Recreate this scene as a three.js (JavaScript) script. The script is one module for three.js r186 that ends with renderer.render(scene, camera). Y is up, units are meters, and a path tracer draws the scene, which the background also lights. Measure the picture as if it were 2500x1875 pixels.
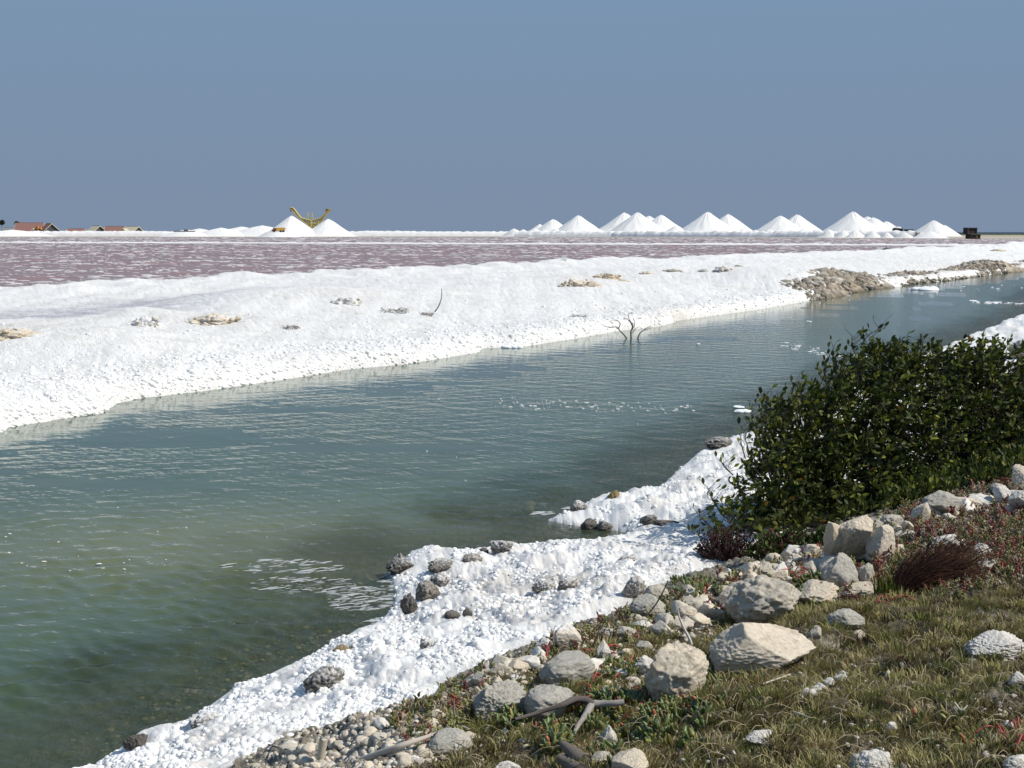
import * as THREE from 'three';
import { mergeGeometries, mergeVertices } from 'three/addons/utils/BufferGeometryUtils.js';
import { createNoise2D, createNoise3D } from 'simplex-noise';

// ---------- camera, sky, sun, exposure ----------
const scene = new THREE.Scene();
const EYE = 3.2, FOV = 35, F = 937.5 / Math.tan((FOV / 2) * Math.PI / 180), HORIZON = 566;
const PITCH = Math.atan((937.5 - HORIZON) / F);
const camera = new THREE.PerspectiveCamera(FOV, 4 / 3, 0.1, 20000);
camera.position.set(0, EYE, 0);
camera.rotation.set(-PITCH, 0, 0);
scene.add(camera);
const renderer = new THREE.WebGLRenderer();
renderer.toneMapping = THREE.LinearToneMapping;
renderer.toneMappingExposure = 1.0;
renderer.shadowMap.enabled = true;

function makeSky() {                                     // clear tropical sky: milky blue low down, deeper blue towards the zenith
  const W = 512, H = 256, d = new Float32Array(W * H * 4);
  const low = [0.206, 0.278, 0.392], mid = [0.188, 0.304, 0.462], top = [0.108, 0.206, 0.385];
  for (let j = 0; j < H; j++) {
    const el = ((j + 0.5) / H - 0.5) * 180;
    const a = THREE.MathUtils.smoothstep(el, 0, 16), b = THREE.MathUtils.smoothstep(el, 15, 62);
    for (let i = 0; i < W; i++) for (let c = 0; c < 4; c++)
      d[(j * W + i) * 4 + c] = c === 3 ? 1 : THREE.MathUtils.lerp(THREE.MathUtils.lerp(low[c], mid[c], a), top[c], b);
  }
  const t = new THREE.DataTexture(d, W, H, THREE.RGBAFormat, THREE.FloatType);
  t.mapping = THREE.EquirectangularReflectionMapping; t.magFilter = THREE.LinearFilter; t.needsUpdate = true;
  return t;
}
scene.background = makeSky();
scene.environment = scene.background;
const sun = new THREE.DirectionalLight(new THREE.Color(1.0, 0.945, 0.845), 4.6);
sun.position.set(64, 72, 9);
sun.castShadow = true;
sun.shadow.mapSize.set(4096, 4096);
Object.assign(sun.shadow.camera, { left: -60, right: 60, top: 60, bottom: -60, near: 1, far: 400 });
scene.add(sun);

// ---------- helpers ----------
function rng(seed) { let a = seed >>> 0; return () => { a = (a + 0x6D2B79F5) | 0; let t = Math.imul(a ^ (a >>> 15), 1 | a); t = (t + Math.imul(t ^ (t >>> 7), 61 | t)) ^ t; return ((t ^ (t >>> 14)) >>> 0) / 4294967296; }; }
const R = rng(20240611);
const n2 = createNoise2D(rng(11)), n3 = createNoise3D(rng(12));
const lerp = THREE.MathUtils.lerp, clamp = THREE.MathUtils.clamp;
const ss = (a, b, x) => { const t = clamp((x - a) / (b - a), 0, 1); return t * t * (3 - 2 * t); };
const fbm2 = (x, y, o = 4) => { let s = 0, a = 0.5; for (let i = 0; i < o; i++) { s += a * n2(x, y); x = x * 2.03 + 7.1; y = y * 2.03 - 3.7; a *= 0.5; } return s; };
const fbm3 = (x, y, z, o = 4) => { let s = 0, a = 0.5; for (let i = 0; i < o; i++) { s += a * n3(x, y, z); x = x * 2.03 + 7.1; y = y * 2.03 - 3.7; z = z * 2.03 + 1.3; a *= 0.5; } return s; };
const hash2 = (i, j) => { let h = Math.imul(i, 374761393) + Math.imul(j, 668265263) | 0; h = Math.imul(h ^ (h >>> 13), 1274126177); return ((h ^ (h >>> 16)) >>> 0); };
function lumps(x, z, size) {                             // rounded salt clumps: domes round jittered cell points, 0..1
  x /= size; z /= size;
  const ix = Math.floor(x), iz = Math.floor(z); let best = 0;
  for (let a = -1; a <= 1; a++) for (let b = -1; b <= 1; b++) {
    const h = hash2(ix + a, iz + b), px = ix + a + (h & 1023) / 1023, pz = iz + b + ((h >>> 10) & 1023) / 1023, r = 0.55 + 0.4 * ((h >>> 20) & 1023) / 1023;
    const d = ((x - px) ** 2 + (z - pz) ** 2) / (r * r);
    if (d < 1) { const v = Math.sqrt(1 - d) * r; if (v > best) best = v; }
  }
  return best;
}
const cosP = Math.cos(PITCH), sinP = Math.sin(PITCH);
function ray(px, py) { const cx = (px - 1250) / F, cy = (937.5 - py) / F; return new THREE.Vector3(cx, cy * cosP - sinP, -cosP - cy * sinP); }
function onPlane(px, py, h) { const d = ray(px, py), t = (h - EYE) / d.y; return new THREE.Vector3(d.x * t, h, d.z * t); }   // where the sight line of a photo pixel meets height h
function atDepth(px, py, depth) { const d = ray(px, py), t = depth / -d.z; return new THREE.Vector3(d.x * t, EYE + d.y * t, -depth); }
function project(x, y, z) { const dy = y - EYE, f = -(z * cosP) - dy * sinP, u = dy * cosP - z * sinP; return [1250 + F * x / f, 937.5 - F * u / f, f]; }
const line = (pts, h) => pts.map(([x, y]) => { const p = onPlane(x, y, h); return [p.x, p.z]; });

const used = new Map();
function numbered(name) { const n = used.get(name) ?? 0; used.set(name, n + 1); return n ? `${name}_${String(n).padStart(3, '0')}` : name; }
function tag(o, label, category, group, kind) {
  if (label) o.userData.label = label;
  if (category) o.userData.category = category;
  if (group) o.userData.group = group;
  if (kind) o.userData.kind = kind;
  return o;
}
function shadows(m) { m.castShadow = true; m.receiveShadow = true; return m; }
function top(name, geo, mat, pos, label, category, group, kind) {      // a thing (or a piece of the setting) that is one mesh
  const m = shadows(new THREE.Mesh(geo, mat)); m.name = numbered(name); if (pos) m.position.copy(pos);
  scene.add(m); return tag(m, label, category, group, kind);
}
function base(name, pos, label, category, group) { const g = new THREE.Group(); g.name = numbered(name); g.position.copy(pos); scene.add(g); return tag(g, label, category, group); }
function part(name, geo, mat, parent, label) { const m = shadows(new THREE.Mesh(geo, mat)); m.name = name; parent.add(m); if (label) m.userData.label = label; return m; }
function scatter(name, geo, mat, list, parent = scene, label, category) {   // list of {p, q, s, c}
  const im = new THREE.InstancedMesh(geo, mat, list.length); im.name = parent === scene ? numbered(name) : name;
  const m = new THREE.Matrix4();
  list.forEach((o, i) => { m.compose(o.p, o.q, o.s); im.setMatrixAt(i, m); if (o.c) im.setColorAt(i, o.c); });
  shadows(im); parent.add(im); return tag(im, label, category, null, 'stuff');
}
const V = (x, y, z) => new THREE.Vector3(x, y, z);
const lin = (r, g, b) => new THREE.Color().setRGB(r, g, b);
function std(r, g, b, roughness = 0.9, more = {}) { return new THREE.MeshStandardMaterial({ color: lin(r, g, b), roughness, ...more }); }
function box(w, h, d, x = 0, y = 0, z = 0, rx = 0, ry = 0, rz = 0) { const g = new THREE.BoxGeometry(w, h, d); g.applyMatrix4(new THREE.Matrix4().makeRotationFromEuler(new THREE.Euler(rx, ry, rz))); g.translate(x, y, z); return g; }
function tube(pts, radii, seg = 6, capped = true) {           // tapered round limb through pts
  const pos = [], nor = [], uv = [], idx = [], n = pts.length; let prev = null, len = 0;
  for (let i = 0; i < n; i++) {
    const t = pts[Math.min(i + 1, n - 1)].clone().sub(pts[Math.max(i - 1, 0)]).normalize();
    if (i) len += pts[i].distanceTo(pts[i - 1]);
    if (!prev) prev = Math.abs(t.y) < 0.9 ? V(0, 1, 0).cross(t).normalize() : V(1, 0, 0).cross(t).normalize();
    const a = prev.clone().sub(t.clone().multiplyScalar(prev.dot(t))).normalize(), b = t.clone().cross(a); prev = a;
    const r = Array.isArray(radii) ? radii[i] : radii;
    for (let k = 0; k <= seg; k++) {
      const f = (k / seg) * Math.PI * 2, d = a.clone().multiplyScalar(Math.cos(f)).addScaledVector(b, Math.sin(f));
      pos.push(pts[i].x + d.x * r, pts[i].y + d.y * r, pts[i].z + d.z * r); nor.push(d.x, d.y, d.z); uv.push(k / seg * 0.1, len);
    }
  }
  for (let i = 0; i < n - 1; i++) for (let k = 0; k < seg; k++) { const a = i * (seg + 1) + k, b = a + seg + 1; idx.push(a, a + 1, b, b, a + 1, b + 1); }
  if (capped) for (const e of [0, n - 1]) { const c = pos.length / 3, t = e ? pts[n - 1].clone().sub(pts[n - 2]).normalize() : pts[0].clone().sub(pts[1]).normalize(); pos.push(pts[e].x, pts[e].y, pts[e].z); nor.push(t.x, t.y, t.z); uv.push(0, 0); for (let k = 0; k < seg; k++) idx.push(c, e * (seg + 1) + k, e * (seg + 1) + k + 1); }
  const g = new THREE.BufferGeometry();
  g.setAttribute('position', new THREE.Float32BufferAttribute(pos, 3)); g.setAttribute('normal', new THREE.Float32BufferAttribute(nor, 3)); g.setAttribute('uv', new THREE.Float32BufferAttribute(uv, 2)); g.setIndex(idx);
  return g;
}
function bend(pts, n) { const c = new THREE.CatmullRomCurve3(pts); return c.getPoints(n); }
function clean(gs) { return mergeGeometries(gs.map((g) => { const q = g.index ? g : mergeVertices(g); for (const k of Object.keys(q.attributes)) if (!['position', 'normal', 'uv', 'color'].includes(k)) q.deleteAttribute(k); return q; })); }

// ---------- shared textures ----------
function noiseTexture(size, f, repeat) {                     // tileable grey texture from f(u, v) in 0..1
  const d = new Uint8Array(size * size * 4);
  for (let j = 0; j < size; j++) for (let i = 0; i < size; i++) { const v = clamp(f(i / size, j / size), 0, 1) * 255; const o = (j * size + i) * 4; d[o] = d[o + 1] = d[o + 2] = v; d[o + 3] = 255; }
  const t = new THREE.DataTexture(d, size, size); t.wrapS = t.wrapT = THREE.RepeatWrapping; t.magFilter = THREE.LinearFilter; t.needsUpdate = true;
  if (repeat) t.repeat.set(repeat, repeat);
  return t;
}
const tn = createNoise3D(rng(77)), tm = createNoise3D(rng(78));
const torus = (u, v, k, noise = tn) => {                    // tileable noise: two circles folded into 3-D (good enough at this scale)
  const a = u * 2 * Math.PI, b = v * 2 * Math.PI, r = k / (2 * Math.PI);
  return noise((2 * r + r * Math.cos(a)) * Math.cos(b), (2 * r + r * Math.cos(a)) * Math.sin(b), r * Math.sin(a));
};
const grainTex = noiseTexture(512, (u, v) => 0.5 + 0.22 * torus(u, v, 12) + 0.18 * torus(u, v, 34, tm) + 0.14 * torus(u, v, 90));
const pitTex = noiseTexture(512, (u, v) => { const a = torus(u, v, 18), b = torus(u, v, 44, tm), c = torus(u, v, 110); return 0.72 - 0.5 * Math.max(0, a - 0.25) - 0.45 * Math.max(0, b - 0.2) + 0.16 * c + 0.1 * a; });
const rippleTex = (() => {                                   // wind ripples of many lengths, tileable, 1 unit = 3.3 m
  const w = [], r = rng(5);
  for (let i = 0; i < 64; i++) { const k = 4 * Math.pow(15, r()), th = (r() - 0.5) * 1.9 - 0.14, kx = Math.round(Math.sin(th) * k), kz = Math.round(Math.cos(th) * k) || 1; w.push([kx, kz, r() * 6.28, 1 / Math.hypot(kx, kz) ** 0.7]); }
  const norm = w.reduce((s, q) => s + q[3] * q[3], 0) ** 0.5;
  return noiseTexture(1024, (u, v) => { let s = 0; for (const [a, b, p, q] of w) s += q * Math.sin(2 * Math.PI * (a * u + b * v) + p); return 0.5 + 0.2 * s / norm; });
})();

// ---------- outlines of the place in plan (x, z), taken from sight lines to known heights ----------
const SALT_TOP = 0.46, CREST = 1.1, LAKE = 0.3;
const shoreLine = [[-7.5, 9], [-5.6, 0], [-4.1, -4.6], ...line([[180, 1900], [230, 1875], [300, 1836], [440, 1795], [480, 1745], [560, 1692], [640, 1660], [700, 1632], [800, 1585], [900, 1537], [955, 1492], [965, 1450], [950, 1400], [985, 1362], [1040, 1356], [1110, 1352], [1200, 1347], [1290, 1334], [1420, 1332], [1505, 1318], [1535, 1303], [1480, 1292], [1400, 1284], [1335, 1271], [1385, 1252], [1450, 1226], [1540, 1212], [1610, 1190], [1655, 1148], [1700, 1110], [1750, 1085], [1820, 1066], [2050, 958], [2250, 872], [2420, 800], [2500, 768]], 0), [30, -68], [62, -125], [95, -185]];
const saltLine = [[-6.4, 9], [-3.9, 0], [-2.7, -3.8], ...line([[540, 1885], [700, 1800], [880, 1772], [1000, 1745], [1100, 1660], [1200, 1612], [1310, 1570], [1420, 1530], [1520, 1490], [1590, 1440], [1690, 1400], [1830, 1366], [1960, 1300]], SALT_TOP), [5.2, -15], [11, -26], [23, -49], [62, -116], [96, -175]];
const crestLine = [[-5.0, 9], [-2.6, 0], [-1.5, -3], ...line([[900, 1885], [1010, 1800], [1110, 1715], [1200, 1655], [1320, 1590], [1440, 1555], [1560, 1500], [1680, 1450], [1850, 1395], [2030, 1325], [2160, 1275], [2280, 1232], [2400, 1200], [2500, 1165]], CREST), [6.6, -15], [11, -21], [24, -43], [64, -108], [98, -165]];
const farShore = [[-60, 8], [-24, -10], ...line([[-160, 1085], [0, 1058], [20, 1044], [154, 1022], [246, 1009], [290, 984], [346, 972], [480, 957], [692, 927], [850, 902], [992, 889], [1165, 861], [1180, 850], [1280, 846], [1434, 822], [1510, 808], [1622, 795], [1660, 782], [1842, 757], [1938, 741], [2053, 719], [2111, 706], [2188, 701], [2226, 693], [2303, 686], [2418, 671], [2500, 661], [2580, 654]], 0), [72, -150], [110, -220], [190, -345]];
const lakeShore = [[-160, 4], [-95, -30], ...line([[-160, 714], [0, 702], [88, 698], [118, 704], [176, 697], [250, 692], [279, 687], [367, 688], [470, 680], [514, 673], [588, 675], [650, 671], [703, 673], [820, 659], [894, 664], [982, 651], [1041, 656], [1159, 649], [1338, 641], [1450, 633], [1603, 633], [1720, 628], [1850, 622], [2026, 617], [2129, 614], [2188, 607], [2350, 603], [2432, 600], [2447, 592.6], [2600, 592]], 0.8), [330, -330], [700, -420]];
const closeTo = (pts, more) => [...pts, ...more];
const nearSide = [[220, -160], [220, 30], [-7, 30]], lakeSide = [[760, -420], [760, -1500], [-900, -1500], [-900, 4]], farSide = [[260, -345], [900, -1500], [-900, -1500], [-900, 8]];
class Outline {
  constructor(pts, rest) { this.p = Float64Array.from(pts.flat()); this.n = pts.length; this.poly = closeTo(pts, rest); }
  at(x, z) {                                                  // signed distance: above 0 inside
    let best = 1e18; const p = this.p;
    for (let i = 0; i < this.n - 1; i++) {
      const ax = p[2 * i], az = p[2 * i + 1], bx = p[2 * i + 2] - ax, bz = p[2 * i + 3] - az, t = Math.max(0, Math.min(1, ((x - ax) * bx + (z - az) * bz) / (bx * bx + bz * bz)));
      const dx = x - ax - t * bx, dz = z - az - t * bz, d = dx * dx + dz * dz; if (d < best) best = d;
    }
    let inside = false; const q = this.poly;
    for (let i = 0, j = q.length - 1; i < q.length; j = i++) if ((q[i][1] > z) !== (q[j][1] > z) && x < ((q[j][0] - q[i][0]) * (z - q[i][1])) / (q[j][1] - q[i][1]) + q[i][0]) inside = !inside;
    return (inside ? 1 : -1) * Math.sqrt(best);
  }
}
const shore = new Outline(shoreLine, nearSide), saltEdge = new Outline(saltLine, nearSide), crest = new Outline(crestLine, nearSide);
const farBank = new Outline(farShore, farSide), lake = new Outline(lakeShore, lakeSide);

function nearLand(x, z, fine = true) {                        // height of the near bank
  const w = shore.at(x, z);
  if (w < 0) return { h: -0.03 - 0.5 * (1 - Math.exp(w / 1.3)) + 0.04 * n2(x * 2.2, z * 2.2) * ss(0, -0.5, w) + (fine ? 0.02 * n2(x * 9, z * 9) : 0), w, l: -9, t: -9 };
  const l = saltEdge.at(x, z), t = crest.at(x, z);
  if (t > 0) return { h: CREST + 0.36 * ss(0, 3.2, t) + (0.05 * n2(x * 1.1, z * 1.1) + 0.025 * n2(x * 4, z * 4)) * ss(0, 0.5, t), w, l, t };
  if (l > 0) { const q = l / (l - t); return { h: lerp(SALT_TOP, CREST, q) + 0.05 * n2(x * 3, z * 3) * q * (1 - q) * 4 + (fine ? 0.02 * n2(x * 11, z * 11) : 0), w, l, t }; }
  const q = w / (w - l), m = ss(0, 0.16, w);
  let h = 0.055 * (1 - Math.exp(-w / 0.07)) + (SALT_TOP - 0.055) * Math.pow(q, 1.05) + 0.06 * n2(x * 1.2, z * 1.2) * m * (1 - q);
  if (fine) {
    const wx = x + 0.03 * n2(x * 5, z * 5), wz = z + 0.03 * n2(x * 5 + 9, z * 5);
    const big = 0.55 + 0.6 * n2(x * 0.9 + 4, z * 0.9), r = Math.hypot(x, z);
    const e = m * ss(0.05, -0.3, l) * (0.45 + 0.55 * ss(0, 0.7, w)), v = 0.65 + 0.5 * n2(x * 2.1 + 8, z * 2.1);
    h += e * (0.07 * Math.max(0, big) * lumps(wx, wz, 0.26) + 0.05 * v * lumps(wx + 3, wz, 0.088) + 0.026 * (r < 17 ? lumps(wx, wz + 5, 0.045) : 0.5) + 0.03 * n2(x * 2.6, z * 2.6));
  }
  return { h, w, l, t };
}
const humps = [[1930, 684, 0.75, 4.5], [1800, 672, 0.35, 6], [330, 778, 0.28, 1.0], [560, 740, 0.25, 4], [1530, 676, 0.3, 6], [830, 730, 0.2, 3], [1240, 700, 0.25, 6], [300, 830, 0.3, 3]].map(([x, y, h, r]) => { const p = onPlane(x, y, 0.7); return [p.x, p.z, h, r]; });
function farLand(x, z, fine = true) {                         // height of the salt plain between canal and lake
  const a = farBank.at(x, z), b = -lake.at(x, z);
  if (a < 0) return { h: -0.03 + a * 0.35, a, b };
  const r = Math.hypot(x, z);
  let h = 0.32 * (1 - Math.exp(-a / 0.22)) + 0.46 * ss(0, 8 + r * 0.05, a);
  for (const [hx, hz, hh, hr] of humps) { const d = (x - hx) ** 2 + (z - hz) ** 2; if (d < hr * hr * 9) h += hh * Math.exp(-d / (hr * hr)) * ss(0, 1.6, a); }
  h += (0.10 * n2(x / 8, z / 8) + 0.03 * n2(x / 2.3, z / 2.3)) * ss(0, 3, a);
  const ridge = Math.exp(-(((b - 3) / 3.5) ** 2)); h += ridge * (0.18 + 0.16 * n2(x / 3.2, z / 3.2));
  h -= 0.28 * Math.exp(-(((b - 13 - 3 * n2(x / 15, z / 15)) / 4) ** 2)) * ss(-8, -16, x);
  h = lerp(LAKE - 0.25, h, ss(-0.2, 1.4, b));
  if (fine) {
    const m = ss(0, 0.3, a), k = 1 + r / 90, wx = x + 0.1 * n2(x * 1.6, z * 1.6), wz = z + 0.1 * n2(x * 1.6 + 9, z * 1.6);
    const e = 0.35 + 0.65 * ss(3.5, 0.2, a); h += m * (0.1 * e * e * Math.max(0, 0.5 + 0.7 * n2(x / 2.6, z / 2.6)) * lumps(wx, wz, 0.42) + 0.05 * e * k * lumps(wx, wz + 3, 0.2 * k) + 0.022 * k * lumps(wx + 7, wz, 0.1 * k));
  }
  return { h, a, b };
}
const groundAt = (x, z) => Math.max(nearLand(x, z, false).h, -0.6);
function onGround(px, py, far) {                              // where a sight line meets the land
  const d = ray(px, py); let t0 = far ? 14 : 2.2, t1 = far ? 400 : 60; const H = (t) => (far ? farLand(d.x * t, d.z * t, false).h : nearLand(d.x * t, d.z * t, false).h);
  let t = t0; while (t < t1 && EYE + d.y * t > H(t)) t *= 1.012;
  let lo = t / 1.012, hi = t; for (let i = 0; i < 14; i++) { const m = (lo + hi) / 2; if (EYE + d.y * m > H(m)) lo = m; else hi = m; }
  return V(d.x * hi, EYE + d.y * hi, d.z * hi);
}

// ---------- sheets of land and water: rings and spokes, finest where the eye is close ----------
const deg = Math.PI / 180;
function spokes(n, half, wide) { const a = []; for (let i = 0; i < 8; i++) a.push(-wide + (wide - half) * i / 8); for (let i = 0; i <= n; i++) a.push(-half + 2 * half * i / n); for (let i = 1; i <= 8; i++) a.push(half + (wide - half) * i / 8); return a.map((x) => x * deg); }
function rings(r0, r1, n) { const a = []; for (let i = 0; i <= n; i++) a.push(1 / lerp(1 / r0, 1 / r1, i / n)); return a; }
function sheets(ang, rad, vertex, classes) {                  // vertex(x, z, r) -> {y, c, k, a?, uv2?}; one geometry per class k, split by triangle
  const A = ang.length, N = A * rad.length, pos = new Float32Array(N * 3), kind = new Int8Array(N), ch = new Array(N);
  for (let j = 0; j < rad.length; j++) for (let i = 0; i < A; i++) {
    const n = j * A + i, x = Math.sin(ang[i]) * rad[j], z = -Math.cos(ang[i]) * rad[j], v = vertex(x, z, rad[j]);
    pos[n * 3] = x; pos[n * 3 + 1] = v.y; pos[n * 3 + 2] = z; kind[n] = v.k; ch[n] = v;
  }
  const lists = classes.map(() => []), all = [];
  for (let j = 0; j < rad.length - 1; j++) for (let i = 0; i < A - 1; i++) {
    const a = j * A + i, b = a + 1, c = a + A, d = c + 1;
    for (const [p, q, s] of [[a, b, c], [b, d, c]]) { const k = Math.max(kind[p], kind[q], kind[s]); if (k < 0) continue; lists[k].push(p, q, s); all.push(p, q, s); }
  }
  const whole = new THREE.BufferGeometry(); whole.setAttribute('position', new THREE.BufferAttribute(pos, 3)); whole.setIndex(all); whole.computeVertexNormals();
  const nor = whole.attributes.normal.array;
  return lists.map((list) => {
    const to = new Int32Array(N).fill(-1), P = [], Q = [], C = [], U = [], W = [], idx = new Uint32Array(list.length); let n = 0, size = 3;
    for (let i = 0; i < list.length; i++) {
      const v = list[i];
      if (to[v] < 0) { to[v] = n++; const o = ch[v]; P.push(pos[v * 3], pos[v * 3 + 1], pos[v * 3 + 2]); Q.push(nor[v * 3], nor[v * 3 + 1], nor[v * 3 + 2]); C.push(...o.c); size = o.c.length; U.push(pos[v * 3], pos[v * 3 + 2]); if (o.uv2) W.push(...o.uv2); }
      idx[i] = to[v];
    }
    const g = new THREE.BufferGeometry();
    g.setAttribute('position', new THREE.Float32BufferAttribute(P, 3)); g.setAttribute('normal', new THREE.Float32BufferAttribute(Q, 3)); g.setAttribute('color', new THREE.Float32BufferAttribute(C, size)); g.setAttribute('uv', new THREE.Float32BufferAttribute(U, 2));
    if (W.length) g.setAttribute('uv1', new THREE.Float32BufferAttribute(W, 2));
    g.setIndex(new THREE.BufferAttribute(idx, 1)); return g;
  });
}
const scaled = (t, k) => { const c = t.clone(); c.repeat.set(k, k); c.needsUpdate = true; return c; };
const saltMat = new THREE.MeshPhysicalMaterial({ color: lin(1, 1, 1), vertexColors: true, roughness: 0.75, bumpMap: scaled(grainTex, 3.2), bumpScale: 0.006, specularIntensity: 0.6 });
const farSaltMat = new THREE.MeshPhysicalMaterial({ color: lin(1, 1, 1), vertexColors: true, roughness: 0.8, bumpMap: scaled(grainTex, 0.8), bumpScale: 0.03, specularIntensity: 0.5 });
const soilMat = new THREE.MeshStandardMaterial({ vertexColors: true, roughness: 0.95, bumpMap: scaled(pitTex, 2.2), bumpScale: 0.02 });
const bedMat = new THREE.MeshStandardMaterial({ vertexColors: true, roughness: 0.9, bumpMap: scaled(pitTex, 1.1), bumpScale: 0.05 });

// near bank: canal bed, salt shore, soil
{
  const dirty = [[1350, 1437, 0.7, 1], [1230, 1400, 0.6, 0.8], [1650, 1420, 0.45, 0.6], [1480, 1460, 0.4, 0.55], [540, 1800, 0.4, 0.45], [1330, 1545, 0.25, 0.4], [1560, 1330, 0.5, 0.35], [1460, 1250, 0.5, 0.4]].map(([x, y, r, k]) => { const p = onPlane(x, y, 0.35); return [p.x, p.z, r, k]; });
  const [bed, salt, soil] = sheets(spokes(780, 26, 100), [...rings(1.6, 3.7, 14).slice(0, -1), ...rings(3.7, 26, 500).slice(0, -1), ...rings(26, 62, 50)], (x, z, r) => {
    const g = nearLand(x, z), s = fbm2(x * 2.4, z * 2.4, 4), f = n2(x * 23, z * 23);
    if (g.w < -5.5) return { y: g.h, c: [0, 0, 0], k: -1 };
    if (g.w < -0.02) { const k = 0.6 + 0.5 * s + 0.35 * f; return { y: g.h, c: [0.19 * k, 0.155 * k, 0.085 * k], k: 0 }; }
    if (g.l + 0.1 * s < 0) {
      let d = 0; for (const [dx, dz, dr, dk] of dirty) d = Math.max(d, dk * Math.exp(-((x - dx) ** 2 + (z - dz) ** 2) / (dr * dr)));
      d *= clamp(0.62 + 1.1 * fbm2(x * 7, z * 7, 3), 0, 1);
      d = Math.max(d, 0.5 * ss(-0.3, 0.05, g.l + 0.16 * s) * clamp(0.4 + f, 0, 1));
      const rim = 0.35 * ss(0.05, 0, g.w) + d * 0.75, w = 0.81 + 0.025 * s;
      const stain = 0.4 * ss(0.0, 0.55, fbm2(x * 1.1 + 20, z * 1.1, 4) + 0.25 * f) * ss(0, 0.5, g.w); return { y: g.h, c: [lerp(lerp(w, 0.36, rim), 0.55, stain), lerp(lerp(w * 0.99, 0.31, rim), 0.5, stain), lerp(lerp(w * 0.97, 0.26, rim), 0.45, stain)], k: 1 };
    }
    const k = 0.75 + 0.5 * s + 0.25 * f, slope = Math.max(ss(0.25, -0.3, g.t), 0.8 * ss(0.12, 0.45, fbm2(x * 2.1 + 30, z * 2.1, 4)));      // pale marl on the slope, brown litter on top
    return { y: g.h + 0.012 * f, c: [lerp(0.19, 0.42, slope) * k, lerp(0.15, 0.37, slope) * k, lerp(0.095, 0.29, slope) * k], k: 2 };
  }, [0, 1, 2]);
  top('canal_bed', bed, bedMat, null, 'stony brown bed of the canal under the shallow water', null, null, 'structure');
  top('salt_shore', salt, saltMat, null, 'lumpy white salt crust along the near side of the canal', null, null, 'structure');
  top('ground', soil, soilMat, null, 'brown stony ground under the grass of the near bank', null, null, 'structure');
}
// salt plain on the far side
{
  const tan = [[60, 812, 2.2, 0.55], [520, 778, 1.6, 0.5], [860, 735, 2, 0.4], [260, 880, 1.2, 0.3], [1680, 735, 2.2, 0.75], [1960, 676, 3.5, 0.2], [2380, 640, 12, 0.3], [200, 880, 0.7, 0.5], [340, 885, 1.6, 0.3], [1410, 690, 3.5, 0.45]].map(([x, y, r, k]) => { const p = onPlane(x, y, 0.75); return [p.x, p.z, r, k]; });
  const [salt] = sheets(spokes(760, 26, 80), rings(16, 420, 350), (x, z, r) => {
    const g = farLand(x, z);
    if (g.a < -0.6 || g.b < -2.5) return { y: g.h, c: [0, 0, 0], k: -1 };
    const s = fbm2(x * 0.7, z * 0.7, 4);
    let d = 0; for (const [dx, dz, dr, dk] of tan) d = Math.max(d, dk * Math.exp(-((x - dx) ** 2 + ((z - dz) * 0.8) ** 2) / (dr * dr)));
    d *= clamp(0.35 + 1.3 * fbm2(x * 2.5, z * 2.5, 3), 0, 1); d = Math.max(d, 0.2 * ss(0.12, 0.5, fbm2(x * 0.45 + 9, z * 0.8, 4)));
    const damp = 0.85 * Math.exp(-(((g.b - 13 - 3 * n2(x / 15, z / 15)) / 2.9) ** 2)) * ss(-6, -14, x) * clamp(0.75 + 1.2 * fbm2(x * 0.35, z * 1.4, 3), 0, 1);
    const rim = 0.3 * ss(0.04, 0, g.a), w = 0.84 + 0.03 * s;
    let c = [lerp(w, 0.5, d), lerp(w * 0.99, 0.41, d), lerp(w * 0.97, 0.31, d)];
    c = [lerp(c[0], 0.40, damp), lerp(c[1], 0.38, damp), lerp(c[2], 0.44, damp)];
    return { y: g.h, c: [lerp(c[0], 0.33, rim), lerp(c[1], 0.31, rim), lerp(c[2], 0.28, rim)], k: 0 };
  }, [0]);
  top('salt_flat', salt, farSaltMat, null, 'dazzling white plain of salt crust between the canal and the pink lake', null, null, 'structure');
}
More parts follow.
